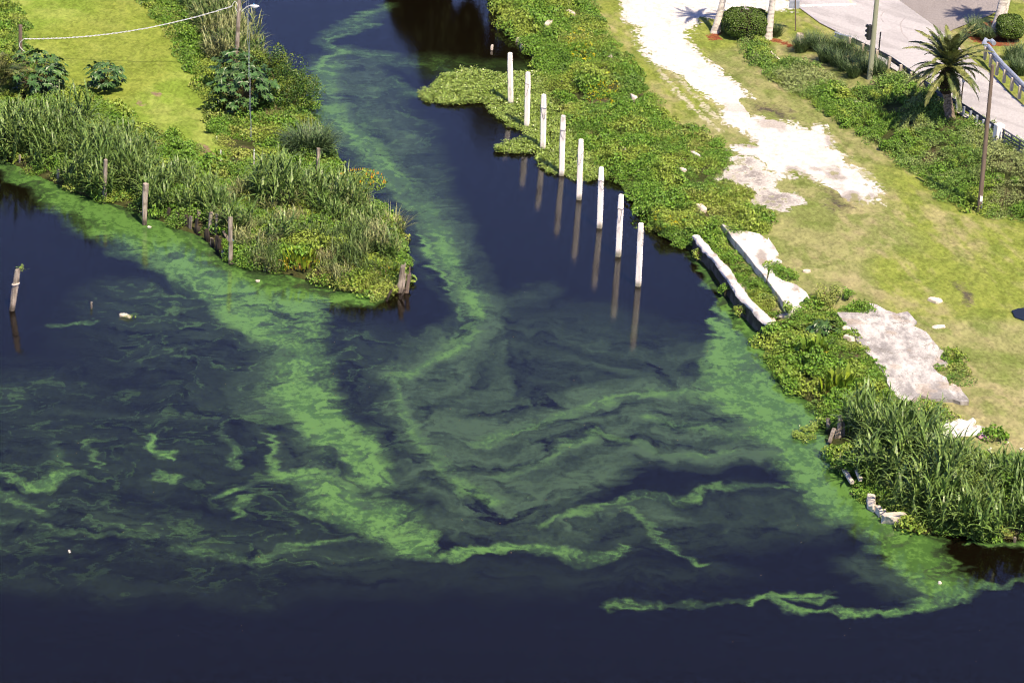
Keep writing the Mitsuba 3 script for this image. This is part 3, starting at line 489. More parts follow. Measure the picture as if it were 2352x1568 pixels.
def guardrail(key, path, spacing, rail_h, steel_after=1e9, mat='galvanised'):
    path = np.asarray(path, float)
    put(key, wbeam(polyline(path + [0, 0, rail_h], .5)), mat, part='rail')
    pp = polyline(path, .25); s = 0; last = -9
    for i, p in enumerate(pp):
        sp = spacing if i * .25 < steel_after else spacing * .5
        if i * .25 - last >= sp:
            last = i * .25
            t = pp[min(i + 1, len(pp) - 1)] - pp[max(i - 1, 0)]; a = math.atan2(t[1], t[0]); n = np.array([math.sin(a), -math.cos(a)])
            if i * .25 < steel_after:
                put(key, box(.19, .2, rail_h + .22, (p[0] + n[0] * .16, p[1] + n[1] * .16, p[2] - .05), a, .015), 'weathered_block', part='post')
            else: put(key, box(.12, .16, rail_h + .12, (p[0] + n[0] * .12, p[1] + n[1] * .12, p[2] - .05), a, .01), 'galvanised', part='steel_post')
GR_L = [(x, y, z) for x, y, z in [(22.68,44.35,1.55),(23.45,42.52,1.7),(24.29,40.71,1.85),(25.03,38.79,2),(25.73,36.57,2.1),(26.57,33.63,2.3),(27.35,30.4,2.5),(28.25,28.56,2.6),(29.2,26.06,2.75),(29.89,23.92,2.85),(30.33,22.52,2.9)]]
key = thing('guardrail', 'steel guardrail on weathered wooden posts along the near road edge', 'guardrail'); guardrail(key, GR_L, 1.9, .62, 17.5, 'dark_rail')
e = np.array(GR_L[0]); d0 = e - np.array(GR_L[1]); d0 /= np.linalg.norm(d0)
put(key, wbeam(np.array([e + [0, 0, .62], e + d0 * .7 + [0, 0, .55], e + d0 * 1.5 + [-.05, .15, .42], e + d0 * 2.0 + [-.2, .35, .40]]), .42, .1), 'galvanised', part='end_terminal')
GR_R = [(x, y, z) for x, y, z in [(31.87,41.29,2.2),(32.09,38.55,2.35),(32.36,36.38,2.45),(32.68,34.09,2.6),(33.08,31.28,2.75),(33.93,27.12,2.95),(35.73,20.31,3.1)]]
key = thing('guardrail', 'blue grey guardrail along the far road edge, curling at its end', 'guardrail'); guardrail(key, np.array(GR_R)[:, :3], 1.9, .7, 1e9)
e = np.array(GR_R[0]) + [0, 0, .85]
put(key, tube([e, e + [-.25, .5, .15], e + [-.1, .95, .25], e + [.3, .9, .22], e + [.45, .5, .16]], .17, 8), 'galvanised', part='end_terminal')
put(key, tube(polyline(np.array(GR_R) + [0, .05, .98], .6), .12, 8), 'galvanised', part='tube_rail')
# bridge: end post, railing, deck
bz = 2.9
(bx, by), (cx, cy), (dx_, dy_) = [(30.32,21.07),(31.66,17.95),(35.06,9.95)]
key = thing('bridge', 'small road bridge with dark railing and grey concrete deck edge', 'bridge')
bd = np.array([dx_ - bx, dy_ - by]); bd /= np.linalg.norm(bd); bn = np.array([bd[1], -bd[0]]); ba = math.atan2(bd[1], bd[0])
put(key, box(.5, .55, 1.45, (bx, by, bz - .05), ba, .03), 'pile_concrete', part='end_post')
c0 = np.array([bx, by]) + bd * .45
put(key, slab_mesh(Polygon([c0 - bn * 3.8, c0 + bn * .25, c0 + bn * .25 + bd * 14, c0 - bn * 3.8 + bd * 14]), bz - .55, bz + .06), 'grey_panel', part='deck')
for i in range(8):
    q = c0 + bd * (.12 + i * 1.05); put(key, box(.09, .09, 1.2, (q[0], q[1], bz + .06), ba), 'dark_rail', part='railing_post')
    q2 = q + bd * .52 + bn * .28; put(key, box(.98, .05, .62, (q2[0], q2[1], bz - .56), ba, .01), 'galvanised', part='panel')
    q3 = q + bd * .52 + bn * .02; put(key, box(.96, .03, .5, (q3[0], q3[1], bz + .12), ba), 'grey_panel', part='infill_panel')
for h in (.75, .96, 1.22):
    put(key, tube([np.r_[c0, bz + h], np.r_[c0 + bd * 12, bz + h + .1]], .05, 6), 'dark_rail', part='rail')

# ---------------------------------------------------------------- posts, poles and piles
def jag_post(h, r, seed, lean=(0, 0), z0=-.8, taper=.85, flat=1.0, jag=.25, sides=12, n=18):
    rng = np.random.default_rng(seed); t = np.linspace(0, 1, n)
    pts = np.c_[lean[0] * t, lean[1] * t, z0 + (h - z0) * t]
    m = tube(pts, r * (1 - (1 - taper) * t), sides); v = np.array(m.vertices); v[:, 1] *= flat
    a = np.arctan2(v[:, 1], v[:, 0] + 1e-9); k = meshkit.noise(np.c_[np.cos(a) * 2, np.sin(a) * 2, v[:, 2] * .6] + seed * 3.1, seed) - .5
    c = np.c_[np.interp(v[:, 2], pts[:, 2], pts[:, 0]), np.interp(v[:, 2], pts[:, 2], pts[:, 1])]
    v[:, :2] = c + (v[:, :2] - c) * (1 + .5 * k)[:, None]
    top = v[:, 2] > h - .01; v[top, 2] -= jag * meshkit.noise(np.c_[v[top, :2] * 9, v[top, 2] * 0] + seed, seed + 3)
    return trimesh.Trimesh(v, m.faces, process=False)
PILES = [(7.24,0.63,0,3.94,-0.02),(6.1,5.31,0,3.93,-0.05),(4.99,9.97,0,3.91,-0.07),(3.72,14.81,0,3.98,-0.09),(2.6,19.07,0,4.01,-0.11),(1.36,23.47,0,3.87,-0.12),(0.24,27.8,0,3.92,-0.14),(-0.92,32.47,0,3.71,-0.18)]
pl = ['white square concrete pile nearest the camera, standing alone in open water', 'second white concrete pile from the near end of the row', 'third white concrete pile from the near end, in open water', 'fourth white concrete pile, the last before the hyacinth mat',
      'white concrete pile at the lower edge of the hyacinth mat', 'white concrete pile inside the hyacinth mat, third from the far end', 'white concrete pile in the hyacinth, second from the far end', 'white concrete pile at the far end of the row, its foot in the hyacinth']
for i, (x, y, z, h, lx) in enumerate(PILES):
    rng = np.random.default_rng(40 + i); a = -.26 + rng.normal() * .04; w = .32
    k = thing('concrete_pile', pl[i], 'pile', 'white concrete mooring piles in a row')
    m = box(w, w, h + 2, (0, 0, -2), 0, .04); m = m.subdivide().subdivide().subdivide(); v = np.array(m.vertices)
    top = np.clip((v[:, 2] - (h - .14)) / .14, 0, 1); v[:, :2] *= (1 - .3 * top ** 2)[:, None]
    v += (meshkit.fbm(v * 3.1 + i * 9, 3, i)[:, None] - .5) * .03
    f = max(v[:, 2].max(), .1); v[:, 0] += (lx - .02 + rng.normal() * .035) * np.clip(v[:, 2], 0, None) / f; v[:, 1] += rng.normal() * .06 * np.clip(v[:, 2], 0, None) / f
    m = trimesh.Trimesh(v, m.faces, process=False); tw = mat4((x, y, 0), a); put(k, m, 'pile_concrete', smooth=35, tw=tw, part='shaft')
    zt = h - rng.uniform(.5, .95); r = w * .53; l = rng.uniform(.55, .95); lo = lx * zt / f; sg = rng.uniform(-.1, .16)
    ring = [(lo - r, -r, zt), (lo + r, -r, zt - .02), (lo + r, r, zt + .03), (lo - r, r, zt + .05), (lo - r, -r, zt)]
    put(k, tube(polyline(ring, .12), .013, 5), 'black_rope', tw=tw, part='cable_ring')
    t = np.linspace(0, 1, 12); put(k, tube(np.c_[lo - .12 + .26 * t + sg * np.sin(t * PI), -r - .012 + 0 * t, zt - l * np.sin(t * PI) ** .7], .009, 5), 'black_rope', tw=tw, part='hanging_cable')
# weathered timber posts
WP = [(-25.34,9.78,0,2.86,0.04),(-22.54,6.4,0,2.68,0.08),(-16.76,0.7,0,2.98,-0.1),(-28.4,-8.19,0,2.56,0.46),(-23.91,-7.3,0,0.48,-0.03),(-31.48,15.82,0,0.75,-0.08),(-28.65,12.87,0,0.92,-0.03),(-21.04,9.35,0,0.79,-0.04),(-19.29,6.59,0,1.07,-0.04),(-18.43,4.86,0,1.62,-0.08),(-18.05,4.69,0,1.61,-0.1),(25.72,-31.78,0,0.32,-0.01)]
wl = [('grey weathered timber post standing in algae, second from the left bank end', .17, 1), ('grey weathered timber post with wide top beside a leaning plank', .19, 1), ('grey weathered timber post at the lower bank corner, tied to a blue rope', .17, 1),
      ('leaning grey timber post alone in the open lake, roped collar', .21, 0), ('short dark broken stub sticking out of the open water', .11, 1), ('small thin dark post at the left picture edge by the reeds', .1, 1), ('thin grey post at the reed edge near the left end', .12, 1),
      ('short broken bank post half hidden by grass, left of the old bulkhead stubs', .15, 1), ('second short broken bank post among overhanging grass', .15, 1), ('dark standing bulkhead stub beside the algae', .17, 1), ('dark bulkhead stub just right of its neighbour', .13, 1), ('small grey stub in the water at the lower right edge', .12, 1)]
for i, (x, y, z, h, lx) in enumerate(WP):
    k = thing('timber_post', wl[i][0], 'post', 'old timber posts in the water')
    m = jag_post(h, wl[i][1] * .78, 60 + i, (lx if i != 3 else lx, 0), -.8, .95 if i != 4 else .6, .9, .12 + .1 * (i in (4, 7, 8)))
    if i in (1,): v = np.array(m.vertices); v[:, :2] *= (1 + .3 * np.clip((v[:, 2] - h * .6) / (h * .4), 0, 1))[:, None]; m = trimesh.Trimesh(v, m.faces, process=False)
    put(k, m, 'grey_wood' if i not in (9, 10) else 'grey_wood', smooth=50, tw=mat4((x, y, 0), .4 * i), part='shaft') if i != 3 else put(k, m, 'grey_wood', smooth=50, tw=mat4((x, y, 0)), part='shaft')
    EXCL.append((x, y - .6, .7))
    if i == 3:
        zc = h * .63; t = np.linspace(0, 2 * PI, 14)
        put(k, tube(np.c_[lx * (zc + .8) / (h + .8) + .19 * np.cos(t), .185 * np.sin(t), zc + .05 * np.cos(t)], .05, 6), 'rubble', tw=mat4((x, y, 0)), part='rope_collar')
        rng = np.random.default_rng(3); c = rng.normal(size=(40, 3)) * [.12, .1, .08] + [lx + .2, 0, h + .02]
        put(k, trimesh.Trimesh(*leafquads(rng, c, .12, .06), process=False), 'weed_leaf', tw=mat4((x, y, 0)), part='sprig')
(lx_, ly_), = [(-21.86,-8.33)]
k = thing('driftwood', 'stubby pale log floating in the open lake with weeds on it', 'log'); put(k, rough(tube([(-.3, .1, .05), (0, 0, .1), (.3, -.12, .03)], [.12, .14, .11], 9), .04, 4, 3), 'rubble', smooth=60, tw=mat4((lx_, ly_, 0)), part='log')
rng = np.random.default_rng(5); put(k, trimesh.Trimesh(*leafquads(rng, rng.normal(size=(60, 3)) * [.2, .1, .05] + [.22, -.1, .12], .12, .07), process=False), 'weed_leaf', tw=mat4((lx_, ly_, 0)), part='weeds')
# planks and old bulkhead timbers
def beam(name, label, a, b, w, t, mat='grey_wood', seed=0, group=None, kind='plank'):
    a, b = np.asarray(a, float), np.asarray(b, float); L = np.linalg.norm(b - a); m = box(w, t, L, (0, 0, 0), 0, min(w, t) * .15); m = m.subdivide().subdivide()
    m = rough(m, .025, 3, seed); z = (b - a) / L; x = np.cross([0, 0, 1.0], z) if abs(z[2]) < .95 else np.array([1.0, 0, 0]); x /= np.linalg.norm(x); y = np.cross(z, x)
    R = np.eye(4); R[:3, 0], R[:3, 1], R[:3, 2], R[:3, 3] = x, y, z, a; m.apply_transform(R)
    k = thing(name, label, kind, group); put(k, m, mat, smooth=40); return k
def at(l, z): return [np.array([x, y, z]) for x, y in l]
q = [(-6.6,-2.29),(-6.58,1.82),(-6.22,-2.15),(-6.24,0.19),(-7.11,-2.88),(-7.67,-4.65),(-6.33,-2.6),(-6.88,-4.2),(-6.22,-0.86),(-6.24,0.89)]
TH = [(-6.77,-2.41,0,1.8,0.28),(-6.58,-2.47,0,1.22,0.21),(-6.3,-2.43,0,1.22,0.16),(-6.22,-1.39,0,1.33,0.06),(-7.57,-4.06,0,0.64,0.48),(-6.84,-3.7,0,0.61,0.54)]
tl = ['broad grey split timber pile at the tip of the point', 'narrow grey timber leaning against the broad pile at the point', 'dark brown timber pile at the outer corner of the point', 'thin brown timber sliver behind the outer pile', 'black charred timber lying low in the algae at the point', 'black broken timber leaning out below the outer pile']
for i, (x, y, z, h, lx) in enumerate(TH):
    EXCL.append((x, y - .5, .6)); r = (.19, .10, .13, .06, .08, .08)[i]; k = thing('broken_pile', tl[i], 'pile', 'broken dock timbers at the point')
    put(k, jag_post(h, r, 90 + i, (lx, .15 if i < 4 else .6), -.6, .75, .75, .35), ('grey_wood', 'grey_wood', 'brown_wood', 'brown_wood', 'dark_wood', 'dark_wood')[i], smooth=50, tw=mat4((x, y, 0)))
TH = [(17.68,-20.3,0.1,1.55,-0.07),(17.89,-20.2,0.1,1.11,-0.09),(17.47,-20.33,0.1,0.7,0.06),(17.26,-19.06,0.1,0.77,-0.18)]
tl = ['tall split grey timber pile at the lower right bank', 'shorter grey timber pile leaning beside the split pile', 'slanting old timber left of the split pile', 'low broken timber at the algae edge left of the split pile']
for i, (x, y, z, h, lx) in enumerate(TH):
    EXCL.append((x, y - .7, 1.0)); k = thing('broken_pile', tl[i], 'pile', 'broken dock timbers on the right bank'); put(k, jag_post(h, (.2, .18, .13, .16)[i], 120 + i, (lx, 0), -.5, .6, .8, .4), 'grey_wood', smooth=50, tw=mat4((x, y, 0)))
a, = at([(17.09,-21)], .15); b, = at([(17.32,-20.72)], .9); beam('fallen_plank', 'weathered plank sloping into the algae below the split pile', a, b, .22, .07, seed=4)
a, = at([(-23,8.22)], .08); b, = at([(-22.19,8.95)], .45); beam('fallen_plank', 'plank lying against the bank behind the wide topped post', a, b, .24, .08, seed=6)
a, = at([(-16.6,2.14)], .15); b, = at([(-18.44,6.57)], 1.0); beam('fallen_plank', 'long plank leaning along the bank behind the lower corner post', a, b, .2, .08, seed=7)
a, = at([(-16.81,0.6)], .08); b, = at([(-16.39,0.57)], .1); beam('fallen_plank', 'short plank at the foot of the lower corner post', a, b, .2, .1, seed=8)
a, = at([(17.54,-24.37)], .35); b, = at([(17.92,-26.28)], .3); beam('fallen_plank', 'pale beam lying at the water edge below the cane', a, b, .22, .2, 'rubble', seed=9)
a, = at([(18.11,-24.12)], .6); b, = at([(18.34,-26.4)], .55); beam('fallen_plank', 'second pale beam on the bank behind the water edge beam', a, b, .2, .25, 'rubble', seed=10)
a = np.array([(-16.9,2.46,1)][0]); b = np.array([(-15.56,0.29,0.05)][0]); t = np.linspace(0, 1, 14)[:, None]
k = thing('blue_rope', 'thin blue mooring rope running from the corner post into the algae', 'rope'); put(k, tube(a * (1 - t) + b * t - [0, 0, .15] * np.sin(t * PI), .022, 5), 'blue_rope')
# white stakes
for i, (x, y, z, h, lx) in enumerate([(-18.86,16,0.75,0.87,0),(-16.75,15.62,0.75,1.16,0.01),(-19.49,20.27,0.75,0.27,-0.04),(-19.05,15.46,0.75,0.22,-0.02)]):
    k = thing('white_stake', ['thin white plastic stake on the lawn tip, left of the two tall ones', 'tall thin white stake near the dark timber post', 'short white stake at the lawn edge above the others', 'low white stub at the foot of the left stake'][i], 'stake', 'white stakes on the left bank')
    m = tube([(0, 0, -.3), (lx, 0, h - .05), (lx, 0, h)], [.035, .035, .02], 8); put(k, m, 'white_plastic', smooth=40, tw=mat4((x, y, z)))
for i, (x, y, z, h, lx) in enumerate([(-12.55,12.9,0.6,2.57,-0.07)]):
    k = thing('timber_post', 'grey square timber post standing in the reeds on the canal side of the point', 'post'); put(k, box(.2, .2, h + .5, (0, 0, -.5), .3, .02).subdivide(), 'grey_wood', tw=mat4((x, y, z)))
# utility poles
def pole(key, x, y, z, h, r, lx, mat, r2=None):
    n = 12; t = np.linspace(0, 1, n); put(key, tube(np.c_[x + lx * t, y + 0 * t, z - .6 + (h + .6) * t], r + ((r2 or r * .7) - r) * t, 14), mat, smooth=50, part='pole')
(x, y, z, h, lx), = [(-19.53,33.19,0.8,5.28,0.14)]
h2 = 11.0; f = h2 / h
k = thing('utility_pole', 'grey utility pole on the left bank carrying a street lamp', 'utility pole'); pole(k, x, y, z, h2, .15, lx * f, 'grey_wood')
LP = k; ptop = np.array([x + lx, y, z + h])
zl = z + h * .93; px_ = x + lx * .93
t = np.linspace(0, 1, 10); put(k, tube(np.c_[px_ + .2 + .62 * t, y - .05 + 0 * t, zl - .35 + .45 * np.sin(t * PI / 2)], .03, 6), 'lamp_metal', part='lamp_arm')
lm = trimesh.creation.icosphere(2); lm.apply_scale((.33, .16, .1)); lm.apply_translation((px_ + 1.05, y - .05, zl + .08)); put(k, lm, 'lamp_metal', smooth=True, part='lamp_head')
lm = trimesh.creation.icosphere(2); lm.apply_scale((.24, .13, .1)); lm.apply_translation((px_ + 1.05, y - .05, zl + .01)); put(k, lm, 'lamp_glass', smooth=True, part='lamp_lens')
put(k, box(.07, .07, .1, (px_ + 1.0, y - .05, zl + .17)), 'blue_rope', part='photocell')
an = np.array([(-17.44,20.42,0.7)][0])
for o in (.28, .42): put(k, tube([(px_ + o, y - .1, z + h2 * .97), an + [o * .3, 0, 0]], .006, 4), 'galvanised', part='guy_wire')
# service cable across the lawn to the short pole
(bx0, by0, bz0, bh, bl), = [(-34.23,34.5,0.8,2.4,0.01)]
k = thing('timber_post', 'dark brown post on the left lawn where the cable ends', 'post'); put(k, jag_post(bh, .13, 201, (bl, 0), -.5, .9, 1, .05), 'brown_wood', smooth=50, tw=mat4((bx0, by0, bz0)))
k = thing('overhead_cable', 'pale twisted cable sagging over the left lawn to the dark post', 'cable')
A = np.array([bx0 + .3, by0 - .2, bz0 + bh * .62]); B = np.array([px_ - .45, y - .1, z + h * .93]); t = np.linspace(0, 1, 160); L = A[None] * (1 - t[:, None]) + B[None] * t[:, None]; L[:, 2] -= .62 * 4 * t * (1 - t)
ph = t * 150
for s in (0, PI): put(k, tube(L + .028 * np.c_[np.zeros(160), np.cos(ph + s), np.sin(ph + s)], .02, 5), 'cable', part='strand')
u = np.linspace(0, 1, 10); put(k, tube(A + np.c_[-.35 * np.sin(u * PI) * 1.0, 0 * u, -.9 * u], .022, 5), 'cable', part='loose_end')
put(k, tube(B + np.c_[.55 * u, 0 * u, .35 * np.sin(u * PI * 1.3)], .024, 5), 'cable', part='loose_end')
put(k, tube(B + np.c_[.2 + .4 * u, 0 * u, -.4 * np.sin(u * PI * .9)], .02, 5), 'cable', part='loose_end')
# right side poles
(x, y, z, h, lx), = [(23.4,36.63,1.6,5.84,0)]
k = thing('utility_pole', 'pale greenish utility pole standing in the ornamental grass by the guardrail', 'utility pole'); pole(k, x, y, z, h * 1.5, .2, lx * 1.5, 'green_wood')
sgx, sgz = x + lx * .6 - .3, z + h * .61
kk = thing('traffic_signal', 'black traffic signal with three lenses hung on the greenish pole', 'traffic light')
put(kk, box(.3, .26, 1.05, (sgx, y, sgz - .55), .5, .03), 'black_metal', part='housing')
for i, l in enumerate(('lens_red', 'lens_amber', 'lens_green')):
    zz = sgz + .3 - i * .34; d = np.array([-.45, .89, 0])
    dk = tube([np.array([sgx, y, zz]) + d * .12, np.array([sgx, y, zz]) + d * .15], .12, 16); put(kk, dk, l, part='lens')
    t = np.linspace(-.3, PI + .3, 12); c = np.array([sgx, y, zz]); e1 = np.array([.89, .45, 0])
    vv = [c + d * s + .135 * (np.cos(a) * e1 + np.sin(a) * np.array([0, 0, 1.0])) for s in (.13, .36) for a in t]; ff = [(j, j + 1, j + 13) for j in range(11)] + [(j, j + 13, j + 12) for j in range(11)]
    put(kk, trimesh.Trimesh(np.array(vv), np.array(ff), process=False), 'black_metal', part='visor')
put(kk, tube([(sgx, y, sgz + .3), (x + lx * .62, y, sgz + .34)], .03, 6), 'black_metal', part='bracket')
(x, y, z, h, lx), = [(28.56,13.51,1,9.59,-0.13)]
k = thing('utility_pole', 'tall brown utility pole at the foot of the weedy slope, white tag near its base', 'utility pole'); pole(k, x, y, z, h, .16, lx, 'brown_wood')
put(k, box(.17, .03, .36, (x + .02, y - .175, z + .78), 0, .005), 'white_plastic', part='tag')
put(k, tube([(x + .1, y - .14, z - .1), (x + .1, y - .15, z + .75)], .025, 6), 'galvanised', part='conduit')
(x, y, z, h, lx), = [(19.06,48.47,1.3,2.39,-0.25)]
k = thing('road_sign', 'grey back of a road sign on a thin post at the picture top', 'sign'); put(k, tube([(x, y, z - .3), (x + lx, y, z + h * 1.25)], .035, 6), 'brown_wood', part='post')
put(k, box(.75, .02, .62, (x + lx * .7 - .08, y + .06, z + h * .68), .1, .005), 'galvanised', part='panel')
pv = Polygon([(-.42, 0), (0, -.42), (.42, 0), (0, .42)]); m = trimesh.creation.extrude_polygon(pv, .02, engine='earcut'); m.apply_transform(trimesh.transformations.rotation_matrix(PI / 2, (1, 0, 0))); m.apply_translation((x + lx - .1, y + .06, z + h * 1.12)); put(k, m, 'galvanised', part='panel')
(x, y, z, h, lx), = [(24.42,42.07,1.8,1.71,0.01)]
k = thing('marker_post', 'thin black marker post at the guardrail beside the ornamental grass', 'post'); put(k, tube([(x, y, z - .2), (x + lx, y, z + h)], .05, 6), 'black_metal')
(x, y, z, h, lx), = [(28.73,28.83,2.5,2.98,0.05)]
k = thing('marker_post', 'tall thin dark pole at the guardrail right of the palm', 'post'); put(k, tube([(x, y, z - .2), (x + lx, y, z + h)], .045, 6), 'dark_wood', part='pole'); put(k, box(.3, .2, .5, (x, y, z), .3, .03), 'black_metal', part='base'); put(k, box(.22, .03, .3, (x + lx * .7, y - .06, z + h * .66), .2), 'galvanised', part='plate')

# ---------------------------------------------------------------- concrete: bulkhead, slabs, rubble
cl = [(10.75,6.78),(10.99,5.89),(11.35,4.84),(11.88,3.11),(12.33,1.39),(12.77,-0.65),(13.14,-2.32),(13.64,-3.94),(14.14,-5.37),(14.58,-6.55)]
cl = np.array(cl); t = np.linspace(0, len(cl) - 1, 60); cl = np.c_[np.interp(t, range(len(cl)), cl[:, 0]), np.interp(t, range(len(cl)), cl[:, 1])]
tg = np.gradient(cl, axis=0); tg /= np.linalg.norm(tg, axis=1, keepdims=True); nm = np.c_[-tg[:, 1], tg[:, 0]]
q0 = np.c_[cl, 0 * t]; wv = .25 + .22 * (meshkit.fbm(q0 * .9, 3, 5) - .3)
def swept(prof, jit, seed):
    v = np.stack([np.c_[cl + nm * (wv * p[0])[:, None], np.full(60, p[1]) + (.16 * (meshkit.fbm(q0 * 1.1 + 5, 3, 8) - .5) if p[1] > .7 else 0)] for p in prof], 1)
    v += (meshkit.fbm(v * 2.6, 3, seed)[..., None] - .5) * jit; m_ = len(prof)
    i, j = np.meshgrid(np.arange(59), np.arange(m_), indexing='ij'); qd = np.stack([i * m_ + j, i * m_ + (j + 1) % m_, (i + 1) * m_ + (j + 1) % m_, (i + 1) * m_ + j], -1).reshape(-1, 4)
    cap = np.array([(0, k, k + 1) for k in range(1, m_ - 1)]); w = trimesh.Trimesh(v.reshape(-1, 3), np.vstack([qd[:, [0, 1, 2]], qd[:, [0, 2, 3]], cap[:, ::-1], cap + 59 * m_]), process=False); w.fix_normals(); return w
k = thing('bulkhead_wall', 'long crumbling white concrete bulkhead along the right bank', 'wall')
put(k, swept([(-1, .86), (-.9, 1.0), (-.4, 1.06), (.3, 1.07), (.9, 1.0), (1, .84), (0, .8)], [.16, .16, .08], 2), 'bright_concrete', smooth=45, part='cap')
put(k, swept([(-.7, -1.4), (-.7, .95), (.35, .95), (.35, -1.4)], [.08, .08, .02], 4), 'shaded_seawall_face', smooth=40, part='face')
def slab(label, poly, z0, z1, seed, amp=.05):
    g = ragged(P(poly), .18, amp, 1.1, seed); k = thing('concrete_slab', label, 'concrete slab', 'broken concrete slabs on the right bank'); put(k, slab_mesh(g, z0, z1), 'old_concrete' if seed == 5 else 'bright_concrete'); return g
SLAB1 = P([(12.33,8.71),(12.93,8.8),(13.21,7.62),(13.68,7.78),(14.59,7.27),(15.07,6.32),(15.12,6.79),(15.61,4.11),(15.33,3.71),(15.74,2.87),(14.87,2.21),(14.66,-0.11)])
SLAB1B = P([(14.72,-0.27),(15.02,1.88),(15.11,1.89),(15.24,0.5),(15.59,-0.15),(16.38,-0.73),(16.89,-1.86),(17.12,-3.36),(16.76,-4.09),(16.28,-4.82),(15.74,-4.98),(15.73,-4.57)])
SLAB2 = P([(18.48,-4.82),(19.28,-4.74),(20.17,-4.61),(20.57,-3.64),(20.4,-3.15),(20.89,-3.3),(21.34,-4.03),(21.93,-4.5),(22.59,-4.11),(23.02,-5.62),(22.71,-6.24),(23.38,-7.13),(23.68,-8.54),(24.16,-9.99),(24.22,-11.55),(24.1,-11.87),(23.24,-11.99),(23.51,-13.03),(23.94,-13.59),(23.98,-14.34),(23.61,-14.55),(24.53,-14.88),(24.84,-16.48),(24.8,-16.93),(24.33,-16.92),(24,-16.59),(22.7,-16.61),(22.25,-16.38),(21.78,-17.11),(21.59,-17.94),(20.89,-16.41),(20.59,-14.95),(20.61,-14.03),(20.11,-11.95),(19.35,-9.05),(18.93,-7.09)])
SLAB3 = P([(21.72,-18.48),(22.05,-18.73),(22.46,-19.33),(23.16,-19.34),(23.62,-19.42),(24.12,-19.04),(24.5,-19.31),(24.84,-18.8),(24.97,-19.25),(24.62,-19.84),(25.14,-19.84),(25.68,-20.28),(25.81,-20.57),(25.25,-21.04),(24.72,-21.11),(23.54,-21.43),(23.18,-21.56),(22.8,-20.65),(22.36,-19.77)])
slab('narrow bright concrete strip behind the bulkhead, upper piece', SLAB1, .7, 1.15, 3); slab('bright concrete strip below it, ending beside the leafy shrub', SLAB1B, .7, 1.13, 4)
slab('largest grey stained concrete slab at the lower right', SLAB2, .62, 1.16, 5, .07); slab('small ragged white slab lowest on the bank', SLAB3, .8, 1.1, 6)
